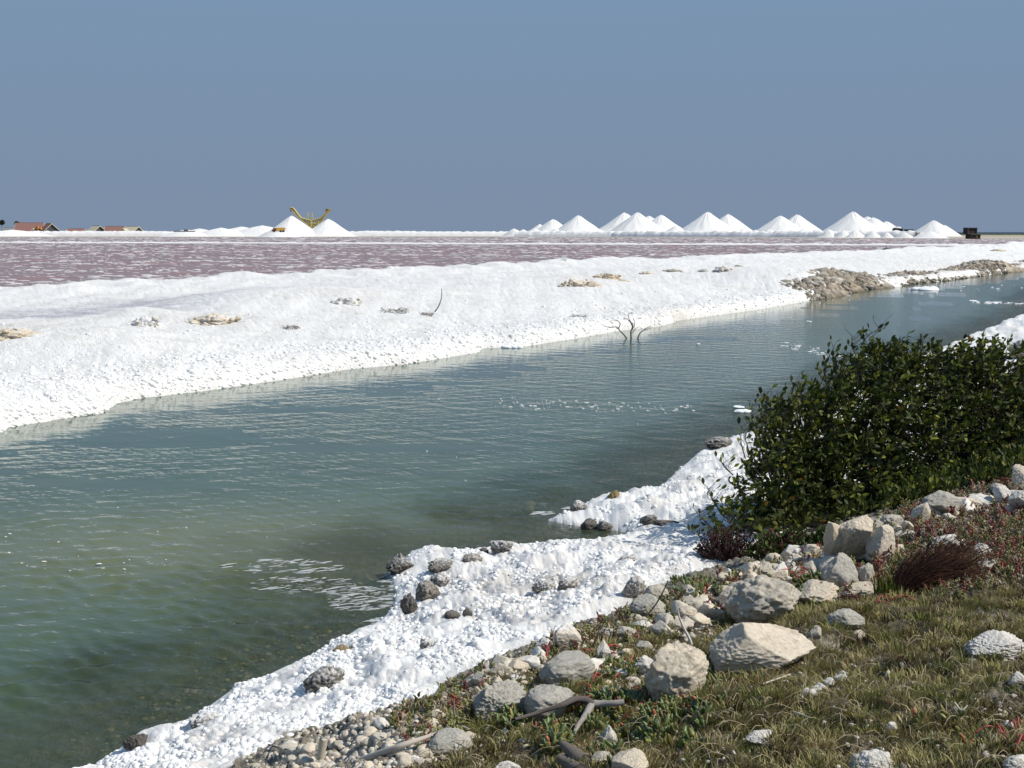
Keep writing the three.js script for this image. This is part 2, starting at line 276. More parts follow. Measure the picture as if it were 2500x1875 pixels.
// loose salt nodules that make up the crust, near and far
{
  const r = rng(61), ball = new THREE.IcosahedronGeometry(1, 2), mat = new THREE.MeshPhysicalMaterial({ color: lin(1, 1, 1), roughness: 0.7, specularIntensity: 0.6 }), near = [], far = [];
  while (near.length < 17000) {
    const z = -1 / lerp(1 / 5.2, 1 / 26, Math.pow(r(), 0.9)), x = lerp(-0.5, 0.42, r()) * -z, g = nearLand(x, z, true); if (g.w < 0.0 || g.l > -0.02 || n2(x * 1.7 + 3, z * 1.7) + 0.7 * n2(x * 6, z * 6) < 0.05 + r() * 0.5 - 0.2) continue;
    const s = lerp(0.006, 0.024, r() ** 2), k = lerp(0.77, 0.83, r()); near.push({ p: V(x, g.h + s * lerp(-0.8, 0.05, r()), z), q: new THREE.Quaternion(), s: V(s * lerp(0.85, 1.3, r()), s * lerp(0.7, 1, r()), s * lerp(0.85, 1.3, r())), c: lin(k, k * 0.99, k * 0.97) });
  }
  while (far.length < 7000) {
    const z = -1 / lerp(1 / 17, 1 / 75, r()), x = lerp(-0.5, 0.46, r()) * -z, g = farLand(x, z, true); if (g.a < 0 || g.a > 9 || g.b < 3 || r() > 1.1 * Math.exp(-g.a / 1.0) + 0.012) continue;
    const s = lerp(0.012, 0.042, r() ** 2) * (1 + -z / 90), k = lerp(0.78, 0.86, r()); far.push({ p: V(x, g.h + s * lerp(-0.7, 0.1, r()), z), q: new THREE.Quaternion(), s: V(s * lerp(0.9, 1.4, r()), s * lerp(0.6, 1, r()), s), c: lin(k, k * 0.995, k * 0.98) });
  }
  scatter('salt_nodules', ball, mat, near, scene, 'popcorn-like white salt nodules all over the near salt shore', 'salt');
  scatter('salt_nodules', ball, mat, far, scene, 'white salt nodules along the far waterline', 'salt');
}
// canal water: wind ripples with calm and gusty streaks, clear only over the shallow margin
{
  const waves = [], r = rng(31);
  for (let i = 0; i < 44; i++) { const L = 0.09 * Math.pow(4.2, r()), th = (r() - 0.5) * 1.9 - 0.16; waves.push([Math.sin(th) * 6.283 / L, Math.cos(th) * 6.283 / L, r() * 6.283, L * 0.0075 * (0.6 + r()), L]); }
  const RR = rings(4.5, 160, 470);
  const [water, calmWater] = sheets(spokes(700, 26, 70), RR, (x, z, rad) => {
    const w = shore.at(x, z), off = -farBank.at(x, z);
    if (w > 0.5 || off < -2) return { y: 0, c: [0.04, 0.07, 0.07, 1], k: -1, uv2: [0, 0.5] };
    const step = rad * rad * (1 / 4.5 - 1 / 160) / 470, gust = clamp(0.75 + 0.55 * n2(x / 5.5 + 3, z / 2.6) + 0.35 * n2(x / 1.4, z / 0.8), 0.12, 1.5);
    const calm = lerp(1, 0.22, ss(8.5, 2.5, off + 2.2 * n2(x / 6, z / 2.4)));
    let y = 0;
    for (const [kx, kz, p, a, L] of waves) { const f = ss(1.6, 4, L / step); if (f > 0) y += f * a * Math.sin(kx * x + kz * z + p + 1.3 * n2(x * 0.5, z * 0.5)); }
    y *= gust * calm * ss(0.2, -0.6, w);
    const s = 0.5 + 0.5 * n2(x / 4 + 1, z / 6), silt = Math.exp(-(((x + 3.0) / 3.4) ** 2 + ((z + 12.4) / 2.0) ** 2));
    const murk = ss(-0.15, -2.6, w + 0.35 * n2(x * 0.8, z * 0.8)), b = 1 + 0.12 * n2(x / 2, z / 2);
    const deep = [lerp(0.060, 0.070, s) * b, lerp(0.098, 0.100, s) * b, lerp(0.060, 0.058, s) * b];
    const c = [lerp(deep[0], 0.14, silt), lerp(deep[1], 0.155, silt), lerp(deep[2], 0.078, silt)];
    const still = off < 2.6 + 2.4 * n2(x / 9, z / 1.7) + 1.2 * n2(x / 3, z / 0.6) || n2(x / 16 + 5, z / 2.2) > 0.8;
    return { y, c: [c[0], c[1], c[2], lerp(0.45, 1, murk)], k: still && w < -2.5 ? 1 : 0, uv2: [clamp(rad / 160, 0, 1), 0.5] };
  }, [0, 1]);
  const far = noiseTexture(64, (u) => lerp(0.06, 0.24, Math.sqrt(u))); far.wrapS = far.wrapT = THREE.ClampToEdgeWrapping; far.channel = 1; 
  const mat = new THREE.MeshPhysicalMaterial({ color: lin(1, 1, 1), vertexColors: true, transparent: true, roughness: 1, roughnessMap: far, ior: 1.37, bumpMap: scaled(rippleTex, 1 / 3.3), bumpScale: 0.02 });
  top('canal_water', water, mat, null, 'rippled green-blue water of the canal', null, null, 'structure');
  const still = mat.clone(); still.bumpScale = 0.005; still.roughnessMap = null; still.roughness = 0.06;
  top('calm_water', calmWater, still, null, 'smoother streaks of canal water that mirror the white bank', null, null, 'structure');
}
// pink salt lake behind, in two basins, with the dike between them
const pinkMat = new THREE.MeshPhysicalMaterial({ color: lin(1, 1, 1), vertexColors: true, roughness: 0.35, ior: 1.33, specularIntensity: 0.55, bumpMap: scaled(rippleTex, 1 / 14), bumpScale: 0.16 });
{
  const [water] = sheets(spokes(320, 26, 75), rings(38, 760, 170), (x, z, r) => {
    if (lake.at(x, z) < -4) return { y: LAKE, c: [0, 0, 0], k: -1 };
    const s = fbm2(x / 10, z / 5, 4), q = ss(-0.5, 0.6, fbm2(x / 3 + 5, z / 2, 3)), red = ss(0.1, 0.5, s);
    return { y: LAKE, c: [lerp(0.29, 0.33, red) * lerp(0.78, 1.1, q), lerp(0.20, 0.165, red) * lerp(0.8, 1.1, q), lerp(0.185, 0.145, red) * lerp(0.85, 1.12, q)], k: 0 };
  }, [0]);
  top('salt_lake', water, pinkMat, null, 'wind-blown pink water of the salt lake', null, null, 'structure');
}

// ---------- far shore ----------
const SHORE = 0.45;
function ridge(pts, width, height, opt = {}) {                // long bank along pts ([x, z]) with a rounded, uneven top
  const { rows = 10, step = 1.2, rough = 0.2, ground = 0, wave = 6, seed = 0, tone = () => [0.8, 0.8, 0.8], flat = 0.2 } = opt;
  const P = [], C = [], I = []; let n = 0, along = 0;
  for (let i = 0; i < pts.length - 1; i++) {
    const [ax, az] = pts[i], [bx, bz] = pts[i + 1], L = Math.hypot(bx - ax, bz - az), m = Math.max(1, Math.round(L / step));
    for (let k = i ? 1 : 0; k <= m; k++) {
      const t = k / m, x = lerp(ax, bx, t), z = lerp(az, bz, t), nx = -(bz - az) / L, nz = (bx - ax) / L, s = along + L * t;
      const hw = width(s, x, z), hh = height(s, x, z);
      for (let j = 0; j <= rows; j++) {
        const u = (j / rows) * 2 - 1, prof = Math.pow(Math.max(0, 1 - Math.pow(Math.max(0, (Math.abs(u) - flat) / (1 - flat)), 1.6)), 0.9), jit = rough * (n3(s / wave + seed, u * 2.3, 1.7) + 0.5 * n3(s / wave * 2.7 + seed, u * 4, 5)) * prof;
        P.push(x + nx * hw * u, ground + Math.max(-0.1, hh * prof + jit) - (Math.abs(u) > 0.99 ? 0.3 : 0), z + nz * hw * u); C.push(...tone(s, u, prof));
      }
      n++;
    }
    along += L;
  }
  for (let i = 0; i < n - 1; i++) for (let j = 0; j < rows; j++) { const a = i * (rows + 1) + j, b = a + rows + 1; I.push(a, a + 1, b, b, a + 1, b + 1); }
  const g = new THREE.BufferGeometry(); g.setAttribute('position', new THREE.Float32BufferAttribute(P, 3)); g.setAttribute('color', new THREE.Float32BufferAttribute(C, 3)); g.setAttribute('uv', new THREE.Float32BufferAttribute(P.flatMap((v, i) => (i % 3 === 1 ? [] : [v])), 2)); g.setIndex(I); g.computeVertexNormals();
  return g;
}
const vc = (rough = 0.9, more = {}) => new THREE.MeshStandardMaterial({ vertexColors: true, roughness: rough, side: THREE.DoubleSide, ...more });
{
  const front = line([[-900, 579.4], [0, 579.4], [800, 579.2], [1250, 578.8], [1900, 581], [2250, 583], [2500, 583.2], [2900, 583.4], [3800, 583]], SHORE);
  const P = [], C = [], I = [];
  front.forEach(([x, z], i) => {
    const out = [[1, -0.2], [1.004, SHORE], [1.06, SHORE + 0.1], [1.25, SHORE + 0.25], [1.9, SHORE + 0.1], [3.0, SHORE]];
    out.forEach(([k, y], j) => { P.push(x * k, y, z * k); const c = [[0.2, 0.17, 0.16], [0.3, 0.26, 0.23], [0.44, 0.39, 0.33], [0.42, 0.37, 0.28], [0.3, 0.28, 0.19], [0.2, 0.2, 0.14]][j]; C.push(...c); if (i && j) { const w = out.length, a = (i - 1) * w + j - 1, b = i * w + j - 1; I.push(a, b, a + 1, b, b + 1, a + 1); } });
  });
  const g = new THREE.BufferGeometry(); g.setAttribute('position', new THREE.Float32BufferAttribute(P, 3)); g.setAttribute('color', new THREE.Float32BufferAttribute(C, 3)); g.setIndex(I); g.computeVertexNormals();
  top('far_shore', g, vc(0.95), null, 'flat sandy land on the far side of the pink lake', null, null, 'structure');
  const sea = new THREE.RingGeometry(900, 15000, 128, 4); sea.rotateX(-Math.PI / 2);
  top('sea', sea, new THREE.MeshPhysicalMaterial({ color: lin(0.012, 0.03, 0.06), roughness: 0.35, ior: 1.33, specularIntensity: 0.35 }), V(0, -0.2, 0), 'dark blue line of open sea on the horizon', null, null, 'structure');
  const under = new THREE.CircleGeometry(1000, 64); under.rotateX(-Math.PI / 2);
  top('lake_bed', under, std(0.25, 0.2, 0.16), V(0, -0.95, 0), 'mud below the lake and the canal', null, null, 'structure');
}
const whiteBank = (s, u, p) => { const k = 0.76 + 0.05 * n2(s / 7, u * 2); return [k, k * (0.985 + 0.01 * n2(s / 20, 3)), k * 0.97]; };
{
  const dike = line([[-700, 589], [-200, 590], [0, 590.4], [500, 591.6], [900, 593], [1300, 594], [1700, 595], [2050, 596], [2300, 597], [2460, 597]], LAKE + 0.25);
  top('salt_dike', ridge(dike, () => 1.8, (s) => 0.34 + 0.08 * n2(s / 9, 2), { ground: LAKE - 0.05, rows: 8, step: 0.8, rough: 0.14, wave: 1.6, tone: whiteBank }), vc(), null, 'thin straight white dike running across the pink lake', null, null, 'structure');
  // continuous bank of salt along the far shore, lower to the middle
  const bank = line([[-600, 577.6], [0, 577.6], [400, 577.6], [850, 577.4], [1300, 577.4]], SHORE).map(([x, z]) => [x * 1.015, z * 1.015]);
  const tall = (s, x, z) => { const px = project(x, 2, z)[0]; return 2.75 + 0.6 * ss(420, 300, Math.abs(px - 130)) * 0.4 - 0.35 * ss(380, 440, px) * ss(520, 470, px) + 0.5 * ss(520, 660, px) * ss(720, 660, px) * 0.6 + 0.3 * ss(840, 900, px) * ss(1100, 950, px); };
  const foot = line([[1262, 578.2], [1500, 578.6], [1800, 579.6], [2050, 580.4], [2240, 581]], SHORE).map(([x, z]) => [x * 1.02, z * 1.02]);
  top('salt_bank', ridge(foot, () => 4.6, (s) => 2.9 + 0.3 * n2(s / 6, 4), { ground: SHORE, rows: 14, step: 0.8, rough: 0.5, wave: 2.6, seed: 9, tone: whiteBank, flat: 0.3 }), vc(), null, 'long white bank of raw salt at the foot of the row of cones', 'salt bank');
  top('salt_bank', ridge(bank, () => 5.2, tall, { ground: SHORE, rows: 12, step: 1, rough: 0.42, wave: 4, tone: whiteBank, flat: 0.35 }), vc(), null, 'long white bank of raw salt along the far shore, in front of the houses', 'salt bank');
}
const pileMat = vc(0.85, { bumpMap: scaled(grainTex, 0.25), bumpScale: 0.04 });
function pileGeo(h, seed, sharp = 0.05, slope = 1.5, tint = 1) {        // conical stockpile with fine rills down its sides and a spread foot
  const P = [], C = [], I = [], seg = 96, rows = 22, rad = h * slope;
  for (let j = 0; j <= rows; j++) for (let i = 0; i <= seg; i++) {
    const a = (i / seg) * Math.PI * 2, t = j / rows, r = rad * 1.12 * t, ca = Math.cos(a), sa = Math.sin(a);
    const cone = 1 - t * 1.12, y = h * (cone > 0.1 ? cone : 0.1 * Math.exp((cone - 0.1) / 0.1));
    const rill = 0.006 * h * n3(ca * 9 + seed, sa * 9, t * 1.2) * ss(0.05, 0.4, t) + 0.016 * h * n3(ca * 2.3 + seed, sa * 2.3, t * 2);
    const round = sharp * h * (1 - Math.min(1, t / (sharp * 2.2))) ** 2;
    P.push(ca * (r + rill), y - round * 0.6 + rill * 0.4 - (j === rows ? 0.6 : 0), sa * (r + rill));
    const k = (0.83 + 0.02 * n3(ca * 6 + seed, sa * 6, t * 0.8) + 0.025 * n3(ca * 20 + seed, sa * 20, t)) * tint; C.push(k, k * 0.985, k * 0.955);
  }
  for (let j = 0; j < rows; j++) for (let i = 0; i < seg; i++) { const a = j * (seg + 1) + i, b = a + seg + 1; I.push(a, a + 1, b, b, a + 1, b + 1); }
  const g = new THREE.BufferGeometry(); g.setAttribute('position', new THREE.Float32BufferAttribute(P, 3)); g.setAttribute('color', new THREE.Float32BufferAttribute(C, 3)); g.setAttribute('uv', new THREE.Float32BufferAttribute(P.flatMap((v, i) => (i % 3 === 1 ? [] : [v])), 2)); g.setIndex(I); g.computeVertexNormals();
  return g;
}
function ordinal(i) { const a = ['', 'first', 'second', 'third', 'fourth', 'fifth', 'sixth', 'seventh', 'eighth', 'ninth', 'tenth', 'eleventh', 'twelfth', 'thirteenth', 'fourteenth', 'fifteenth', 'sixteenth', 'seventeenth', 'eighteenth', 'nineteenth'], t = ['', '', 'twenty', 'thirty', 'forty'], th = ['', '', 'twentieth', 'thirtieth', 'fortieth']; return i < 20 ? a[i] : i % 10 ? t[Math.floor(i / 10)] + '-' + a[i % 10] : th[i / 10]; }
const piles = [
  [712, 525.5, 700, 0.04, 'taller white salt cone beside the yellow stacker, under its higher boom'],
  [801, 532, 705, 0.09, 'smaller white salt cone under the shorter boom of the yellow stacker'],
  [1318, 546, 760, 0.06, 'lowest salt cone, at the houses end of the long row of stockpiles'],
  [1350, 533, 740, 0.09, 'blunt-topped salt cone, second from the houses end of the long row'],
  [1412, 524, 705, 0.05, 'single mid-sized salt cone with open sky on both of its slopes, third in the row'],
  [1525, 517, 715, 0.05, 'tall salt cone whose flank is covered by the equally tall cone just in front'],
  [1557, 517, 690, 0.04, 'tall salt cone standing in front of its equally tall twin'],
  [1584, 525, 775, 0.06, 'rounded tip of a salt cone peeping out between two taller ones'],
  [1614, 523, 745, 0.05, 'salt cone behind the twin tall ones with a small heap before its foot'],
  [1650, 549, 665, 0.08, 'small low salt heap before the foot of a bigger cone'],
  [1728, 516, 690, 0.035, 'broad salt cone with the sharpest tip in the middle of the row'],
  [1778, 521, 735, 0.05, 'salt cone tucked behind the broad sharp-tipped cone'],
  [1905, 524, 695, 0.08, 'round-tipped salt cone in front of a slightly taller one'],
  [1946, 522, 740, 0.05, 'sharp salt cone behind the round-tipped one'],
  [2083, 515, 690, 0.04, 'highest salt cone of the whole row'],
  [2118, 526, 780, 0.08, 'small round salt tip just showing behind the highest cone'],
  [2133, 528, 720, 0.09, 'round salt cone leaning against the highest cone'],
  [2164, 538, 745, 0.09, 'low round salt cone right behind the dark loaded hopper'],
  [2280, 536, 690, 0.07, 'separate salt cone between the dark hopper and the stacked black containers'],
  [2306, 548, 700, 0.09, 'lower shoulder cone joined to the last separate salt cone'],
];
piles.forEach(([px, py, depth, sharp, label], i) => {
  const a = atDepth(px, py, depth), small = i === 9; a.y -= SHORE;
  top('salt_pile', pileGeo(a.y, i * 3.7, sharp, 1.47 + 0.05 * n2(i * 3.3, 1)), pileMat, V(a.x, SHORE, a.z), label, 'salt pile', 'white cone-shaped salt stockpiles');
});
// raw heaps tipped side by side along the water in front of the cones
{
  const r = rng(8), spots = []; let x = 1255;
  while (x < 2290) { spots.push([x, 1300 + x]); x += lerp(26, 40, r()) * lerp(0.8, 1.15, ss(1700, 2200, x)); }
  const protoHeaps = [0, 1, 2, 3].map((s) => { const g = pileGeo(3.2, 40 + s * 5, 0.22, 1.05, 0.97); return g; });
  const n = spots.length;
  spots.forEach(([px], i) => {
    const p = onPlane(px, lerp(578.0, 581.6, ss(1700, 2250, px)), SHORE), k = lerp(1.0, 0.82, ss(1700, 2300, px)) * lerp(1, 0.72, ss(2080, 2150, px)) * lerp(0.92, 1.12, r());
    const where = px < 1500 ? 'below the small cones' : px < 1820 ? 'below the tall cones' : px < 2050 ? 'before the highest cone' : 'by the dark hopper';
    const m = top('salt_heap', protoHeaps[i % 4], pileMat, V(p.x * 1.012, SHORE, p.z * 1.012), `raw salt heap ${where}, ${ordinal(n - i)} from the hopper end`, 'salt heap', 'raw salt heaps along the water');
    m.scale.set(k * lerp(1.7, 2.3, r()), k * 1.55, k * 1.3); m.rotation.y = (r() - 0.5) * 0.6;
  });
  const last = onPlane(2270, 582.2, SHORE), m = top('salt_heap', pileGeo(3.6, 91, 0.12, 1.9, 0.95), pileMat, V(last.x * 1.01, SHORE, last.z * 1.01), 'widest greyish raw salt heap, last of the row towards the black containers', 'salt heap'); m.scale.set(1.2, 0.9, 1);
}
// uneven snow-like heaps beside the stacker
[[455, 557, 690, 'low salt mound behind the beached barge'], [487, 554.5, 700, 'salt mound with a small brown lump on its top'], [540, 552, 695, 'long uneven salt mound with greyish crusts'], [590, 549, 705, 'higher uneven salt mound with a stained crest'], [640, 545.5, 700, 'highest uneven salt mound next to the yellow dump truck']].forEach(([px, py, d, label], i) => {
  const a = atDepth(px, py, d); a.y -= SHORE;
  const m = top('salt_mound', pileGeo(a.y, 60 + i * 7, 0.25, 1.5, 0.97), pileMat, V(a.x, SHORE, a.z), label, 'salt mound'); m.scale.set(2.1, 1, 1);
});
[[30, 558, 705, 3.6, 'broad white salt rise at the frame edge before the red-roofed house']].forEach(([px, py, d, k, label]) => { const a = atDepth(px, py, d); a.y -= SHORE; const m = top('salt_mound', pileGeo(a.y, 99, 0.25, 1.6), pileMat, V(a.x, SHORE, a.z), label, 'salt mound'); m.scale.set(k, 1, 1.2); });

// ---------- houses behind the bank ----------
const red = std(0.25, 0.125, 0.105), cream = std(0.55, 0.5, 0.36), darkWall = std(0.07, 0.075, 0.09), yellowWall = std(0.6, 0.5, 0.27), glass = std(0.03, 0.035, 0.045, 0.3), timber = std(0.2, 0.13, 0.1), greyRoof = std(0.2, 0.21, 0.22);
function frameGeo(w, h, t) { const s = new THREE.Shape([[-w / 2 - t, -h / 2 - t], [w / 2 + t, -h / 2 - t], [w / 2 + t, h / 2 + t], [-w / 2 - t, h / 2 + t]].map(([a, b]) => new THREE.Vector2(a, b))); s.holes.push(new THREE.Path([[-w / 2, -h / 2], [-w / 2, h / 2], [w / 2, h / 2], [w / 2, -h / 2]].map(([a, b]) => new THREE.Vector2(a, b)))); return new THREE.ExtrudeGeometry(s, { depth: 0.1, bevelEnabled: false }); }
function house(px, depth, w, d, eave, ridgeH, turn, roofMat, wallMat, label, opt = {}) {
  const g = base('house', V(atDepth(px, 566, depth).x, SHORE, -depth), label, 'house'); g.rotation.y = turn;
  part('wall', clean([box(w, eave, 0.25, 0, eave / 2, d / 2 - 0.13), box(w, eave, 0.25, 0, eave / 2, -d / 2 + 0.13), box(0.25, eave, d - 0.5, w / 2 - 0.13, eave / 2, 0), box(0.25, eave, d - 0.5, -w / 2 + 0.13, eave / 2, 0)]), wallMat, g);
  const shape = new THREE.Shape([[-d / 2, 0], [d / 2, 0], [0, ridgeH]].map(([x, y]) => new THREE.Vector2(x, y)));
  for (const s of [-1, 1]) { const e = new THREE.ExtrudeGeometry(shape, { depth: 0.2, bevelEnabled: false }); e.rotateY(Math.PI / 2); e.translate(s * (w / 2 - 0.14) - 0.1, eave, 0); part('gable', e, opt.gable ?? wallMat, g); }
  const L = Math.hypot(d / 2, ridgeH) + 0.9, ang = Math.atan2(ridgeH, d / 2);
  const roof = part('roof', clean([-1, 1].map((s) => box(w + 1.4, 0.22, L, 0, eave + ridgeH - Math.sin(ang) * L / 2 + 0.2, s * Math.cos(ang) * L / 2, s * ang, 0, 0))), roofMat, g);
  part('ridge_cap', box(w + 1.45, 0.2, 0.5, 0, eave + ridgeH + 0.3, 0), opt.cap ?? roofMat, roof);
  for (const s of [-1, 1]) part('fascia', clean([-1, 1].map((q) => box(0.16, 0.42, L, s * (w / 2 + 0.79), eave + ridgeH - Math.sin(ang) * L / 2 + 0.05, q * Math.cos(ang) * L / 2, q * ang, 0, 0))), cream, roof);
  const n = Math.max(2, Math.round(w / 3.2));
  for (let i = 0; i < n; i++) { const x = (i + 0.5) / n * w - w / 2, door = i === (n >> 1), o = part(door ? 'door' : 'window', box(door ? 1.1 : 1.5, door ? 2.1 : 1.2, 0.06, x, door ? 1.06 : 1.6, d / 2 + 0.035), door ? timber : glass, g); const fr = frameGeo(door ? 1.1 : 1.5, door ? 2.1 : 1.2, 0.12); fr.translate(x, door ? 1.06 : 1.6, d / 2 + 0.01); part('frame', fr, cream, o); }
  for (const s of [-1, 1]) part('window', box(0.06, 1.2, 1.5, s * (w / 2 + 0.035), 1.6, 0), glass, g);
  if (opt.porch) for (let i = 0; i <= 4; i++) part('porch_post', box(0.2, eave, 0.2, -w / 2 + (i / 4) * w, eave / 2, d / 2 + 2.2), timber, g);
  if (opt.porch) part('porch_roof', box(w + 1, 0.18, 2.9, 0, eave + 0.05, d / 2 + 1.5, 0.12, 0, 0), roofMat, g);
  return g;
}
house(74, 830, 17, 13, 3.0, 5.6, 0.16, red, darkWall, 'long house with the largest red-brown roof, beside two dark trees', { porch: true });
house(121, 822, 9.5, 11, 2.9, 5.2, -0.9, red, darkWall, 'red-brown roofed wing with a yellowish gable edge, joined to the largest red roof', { cap: cream });
house(187, 815, 10, 7, 2.9, 1.7, 0.1, red, cream, 'lowest house with a cream edge over a flat red roof, between the two groups');
house(236, 825, 8.5, 8, 3.4, 3.2, -0.75, cream, darkWall, 'house with pale cream roof and dark blue-grey gable', { gable: darkWall });
house(281, 812, 11, 8, 3.1, 3.0, 0.12, red, timber, 'house with a plain red roof next to a small yellow gable');
house(304, 800, 4.2, 5, 2.9, 1.8, 1.45, cream, yellowWall, 'small yellow-walled gable house in front of the cream roof');
house(325, 822, 9, 8, 3.2, 2.9, -0.5, cream, yellowWall, 'last house with cream roof, dark gable and yellow wall, farthest from the trees', { gable: darkWall });
house(26, 850, 8, 7, 3.2, 2.2, 0.2, greyRoof, std(0.3, 0.33, 0.26), 'small grey-roofed greenish house between the two dark trees');
function farTree(px, py, d, r, label) {
  const a = atDepth(px, py, d), g = base('tree', V(a.x, SHORE, a.z), label, 'tree', 'dark round trees by the houses'), h = a.y - SHORE, rr = rng(px);
  part('trunk', tube([V(0, 0, 0), V(0.1, h * 0.4, 0), V(0, h * 0.75, 0.1)], [0.3, 0.22, 0.12], 6), timber, g);
  const leaves = []; for (let i = 0; i < 420; i++) { const u = rr() * 2 - 1, f = rr() * 6.28, q = r * (0.45 + 0.6 * rr()), s = Math.sqrt(1 - u * u); const t = new THREE.PlaneGeometry(0.7, 0.5); t.rotateX(rr() * 6); t.rotateY(rr() * 6); t.translate(Math.cos(f) * s * q, h - r * 0.7 + u * q * 0.85, Math.sin(f) * s * q); leaves.push(t); }
  part('crown', mergeGeometries(leaves), std(0.025, 0.035, 0.025, 0.8, { side: THREE.DoubleSide }), g).userData.kind = 'stuff';
}
farTree(4, 538, 840, 2.0, 'dark round tree cut by the frame edge beside the grey roof'); farTree(41, 541, 836, 1.7, 'dark round tree against the red-brown roof');

// ---------- machines on the far shore ----------
const yellow = std(0.55, 0.32, 0.04, 0.5), rust = std(0.24, 0.07, 0.04), black = std(0.025, 0.024, 0.024, 0.8), steel = std(0.12, 0.11, 0.1, 0.7), rubber = std(0.02, 0.02, 0.02, 0.9);
function wheel(parent, x, y, z, r, w) { const t = new THREE.TorusGeometry(r * 0.72, r * 0.3, 8, 18); t.scale(1, 1, w / (r * 0.6)); t.translate(x, y, z); const o = part('wheel', t, rubber, parent); const c = new THREE.CylinderGeometry(r * 0.5, r * 0.5, w * 0.7, 14); c.rotateX(Math.PI / 2); c.translate(x, y, z); part('rim', c, steel, o); }
{
  const p = onPlane(681, 579, SHORE), g = base('dump_truck', V(p.x * 0.985, SHORE + 2.55, p.z * 0.985), 'yellow dump truck with red-brown cab at the foot of the salt cone', 'truck'); g.rotation.y = 0.05; g.scale.setScalar(0.95);
  part('dump_body', clean([box(4.6, 0.15, 2.4, 1.1, 1.05, 0), box(4.6, 1.3, 0.12, 1.1, 1.75, 1.2), box(4.6, 1.3, 0.12, 1.1, 1.75, -1.2), box(0.12, 1.5, 2.4, -1.2, 1.85, 0), box(0.12, 1.0, 2.4, 3.4, 1.6, 0, 0, 0, -0.25)]), std(0.75, 0.42, 0.06, 0.5), g);
  part('cab', clean([box(1.5, 1.7, 2.1, -2.2, 1.35, 0), box(0.9, 0.9, 2.0, -3.2, 0.95, 0)]), rust, g); part('windscreen', box(0.05, 0.7, 1.7, -2.97, 1.75, 0), glass, g);
  part('chassis', box(6.6, 0.3, 1.0, -0.1, 0.7, 0), black, g);
  for (const x of [-2.6, 1.0, 2.4]) for (const z of [-1.0, 1.0]) wheel(g, x, 0.5, z, 0.52, 0.4);
  const dirt = base('salt_ramp', V(p.x * 0.985, SHORE, p.z * 0.985), 'levelled salt ledge under the yellow dump truck', 'salt mound'); part('ledge', clean([(() => { const c = new THREE.CylinderGeometry(6.5, 11, 2.55, 40, 4); c.translate(0, 1.275, 0); return c; })()]), std(0.76, 0.75, 0.73), dirt);
}
{
  const p = atDepth(92, 561, 690), g = base('wheel_loader', V(p.x, p.y - 0.4, p.z), 'small orange loader with pale bucket in front of the red-roofed house', 'loader');
  part('body', clean([box(2.2, 1.0, 1.7, 1.0, 1.1, 0), box(1.2, 1.5, 1.5, -0.2, 1.5, 0)]), std(0.7, 0.3, 0.03, 0.5), g); part('cab_window', box(1.0, 0.6, 1.54, -0.2, 1.85, 0), glass, g);
  part('bucket', box(1.1, 1.0, 2.2, -2.6, 0.7, 0, 0, 0, 0.3), std(0.5, 0.48, 0.44), g); part('lift_arm', box(1.8, 0.25, 1.2, -1.5, 1.0, 0, 0, 0, 0.25), yellow, g);
  for (const x of [-0.7, 1.5]) for (const z of [-0.9, 0.9]) wheel(g, x, 0.5, z, 0.55, 0.4);
}
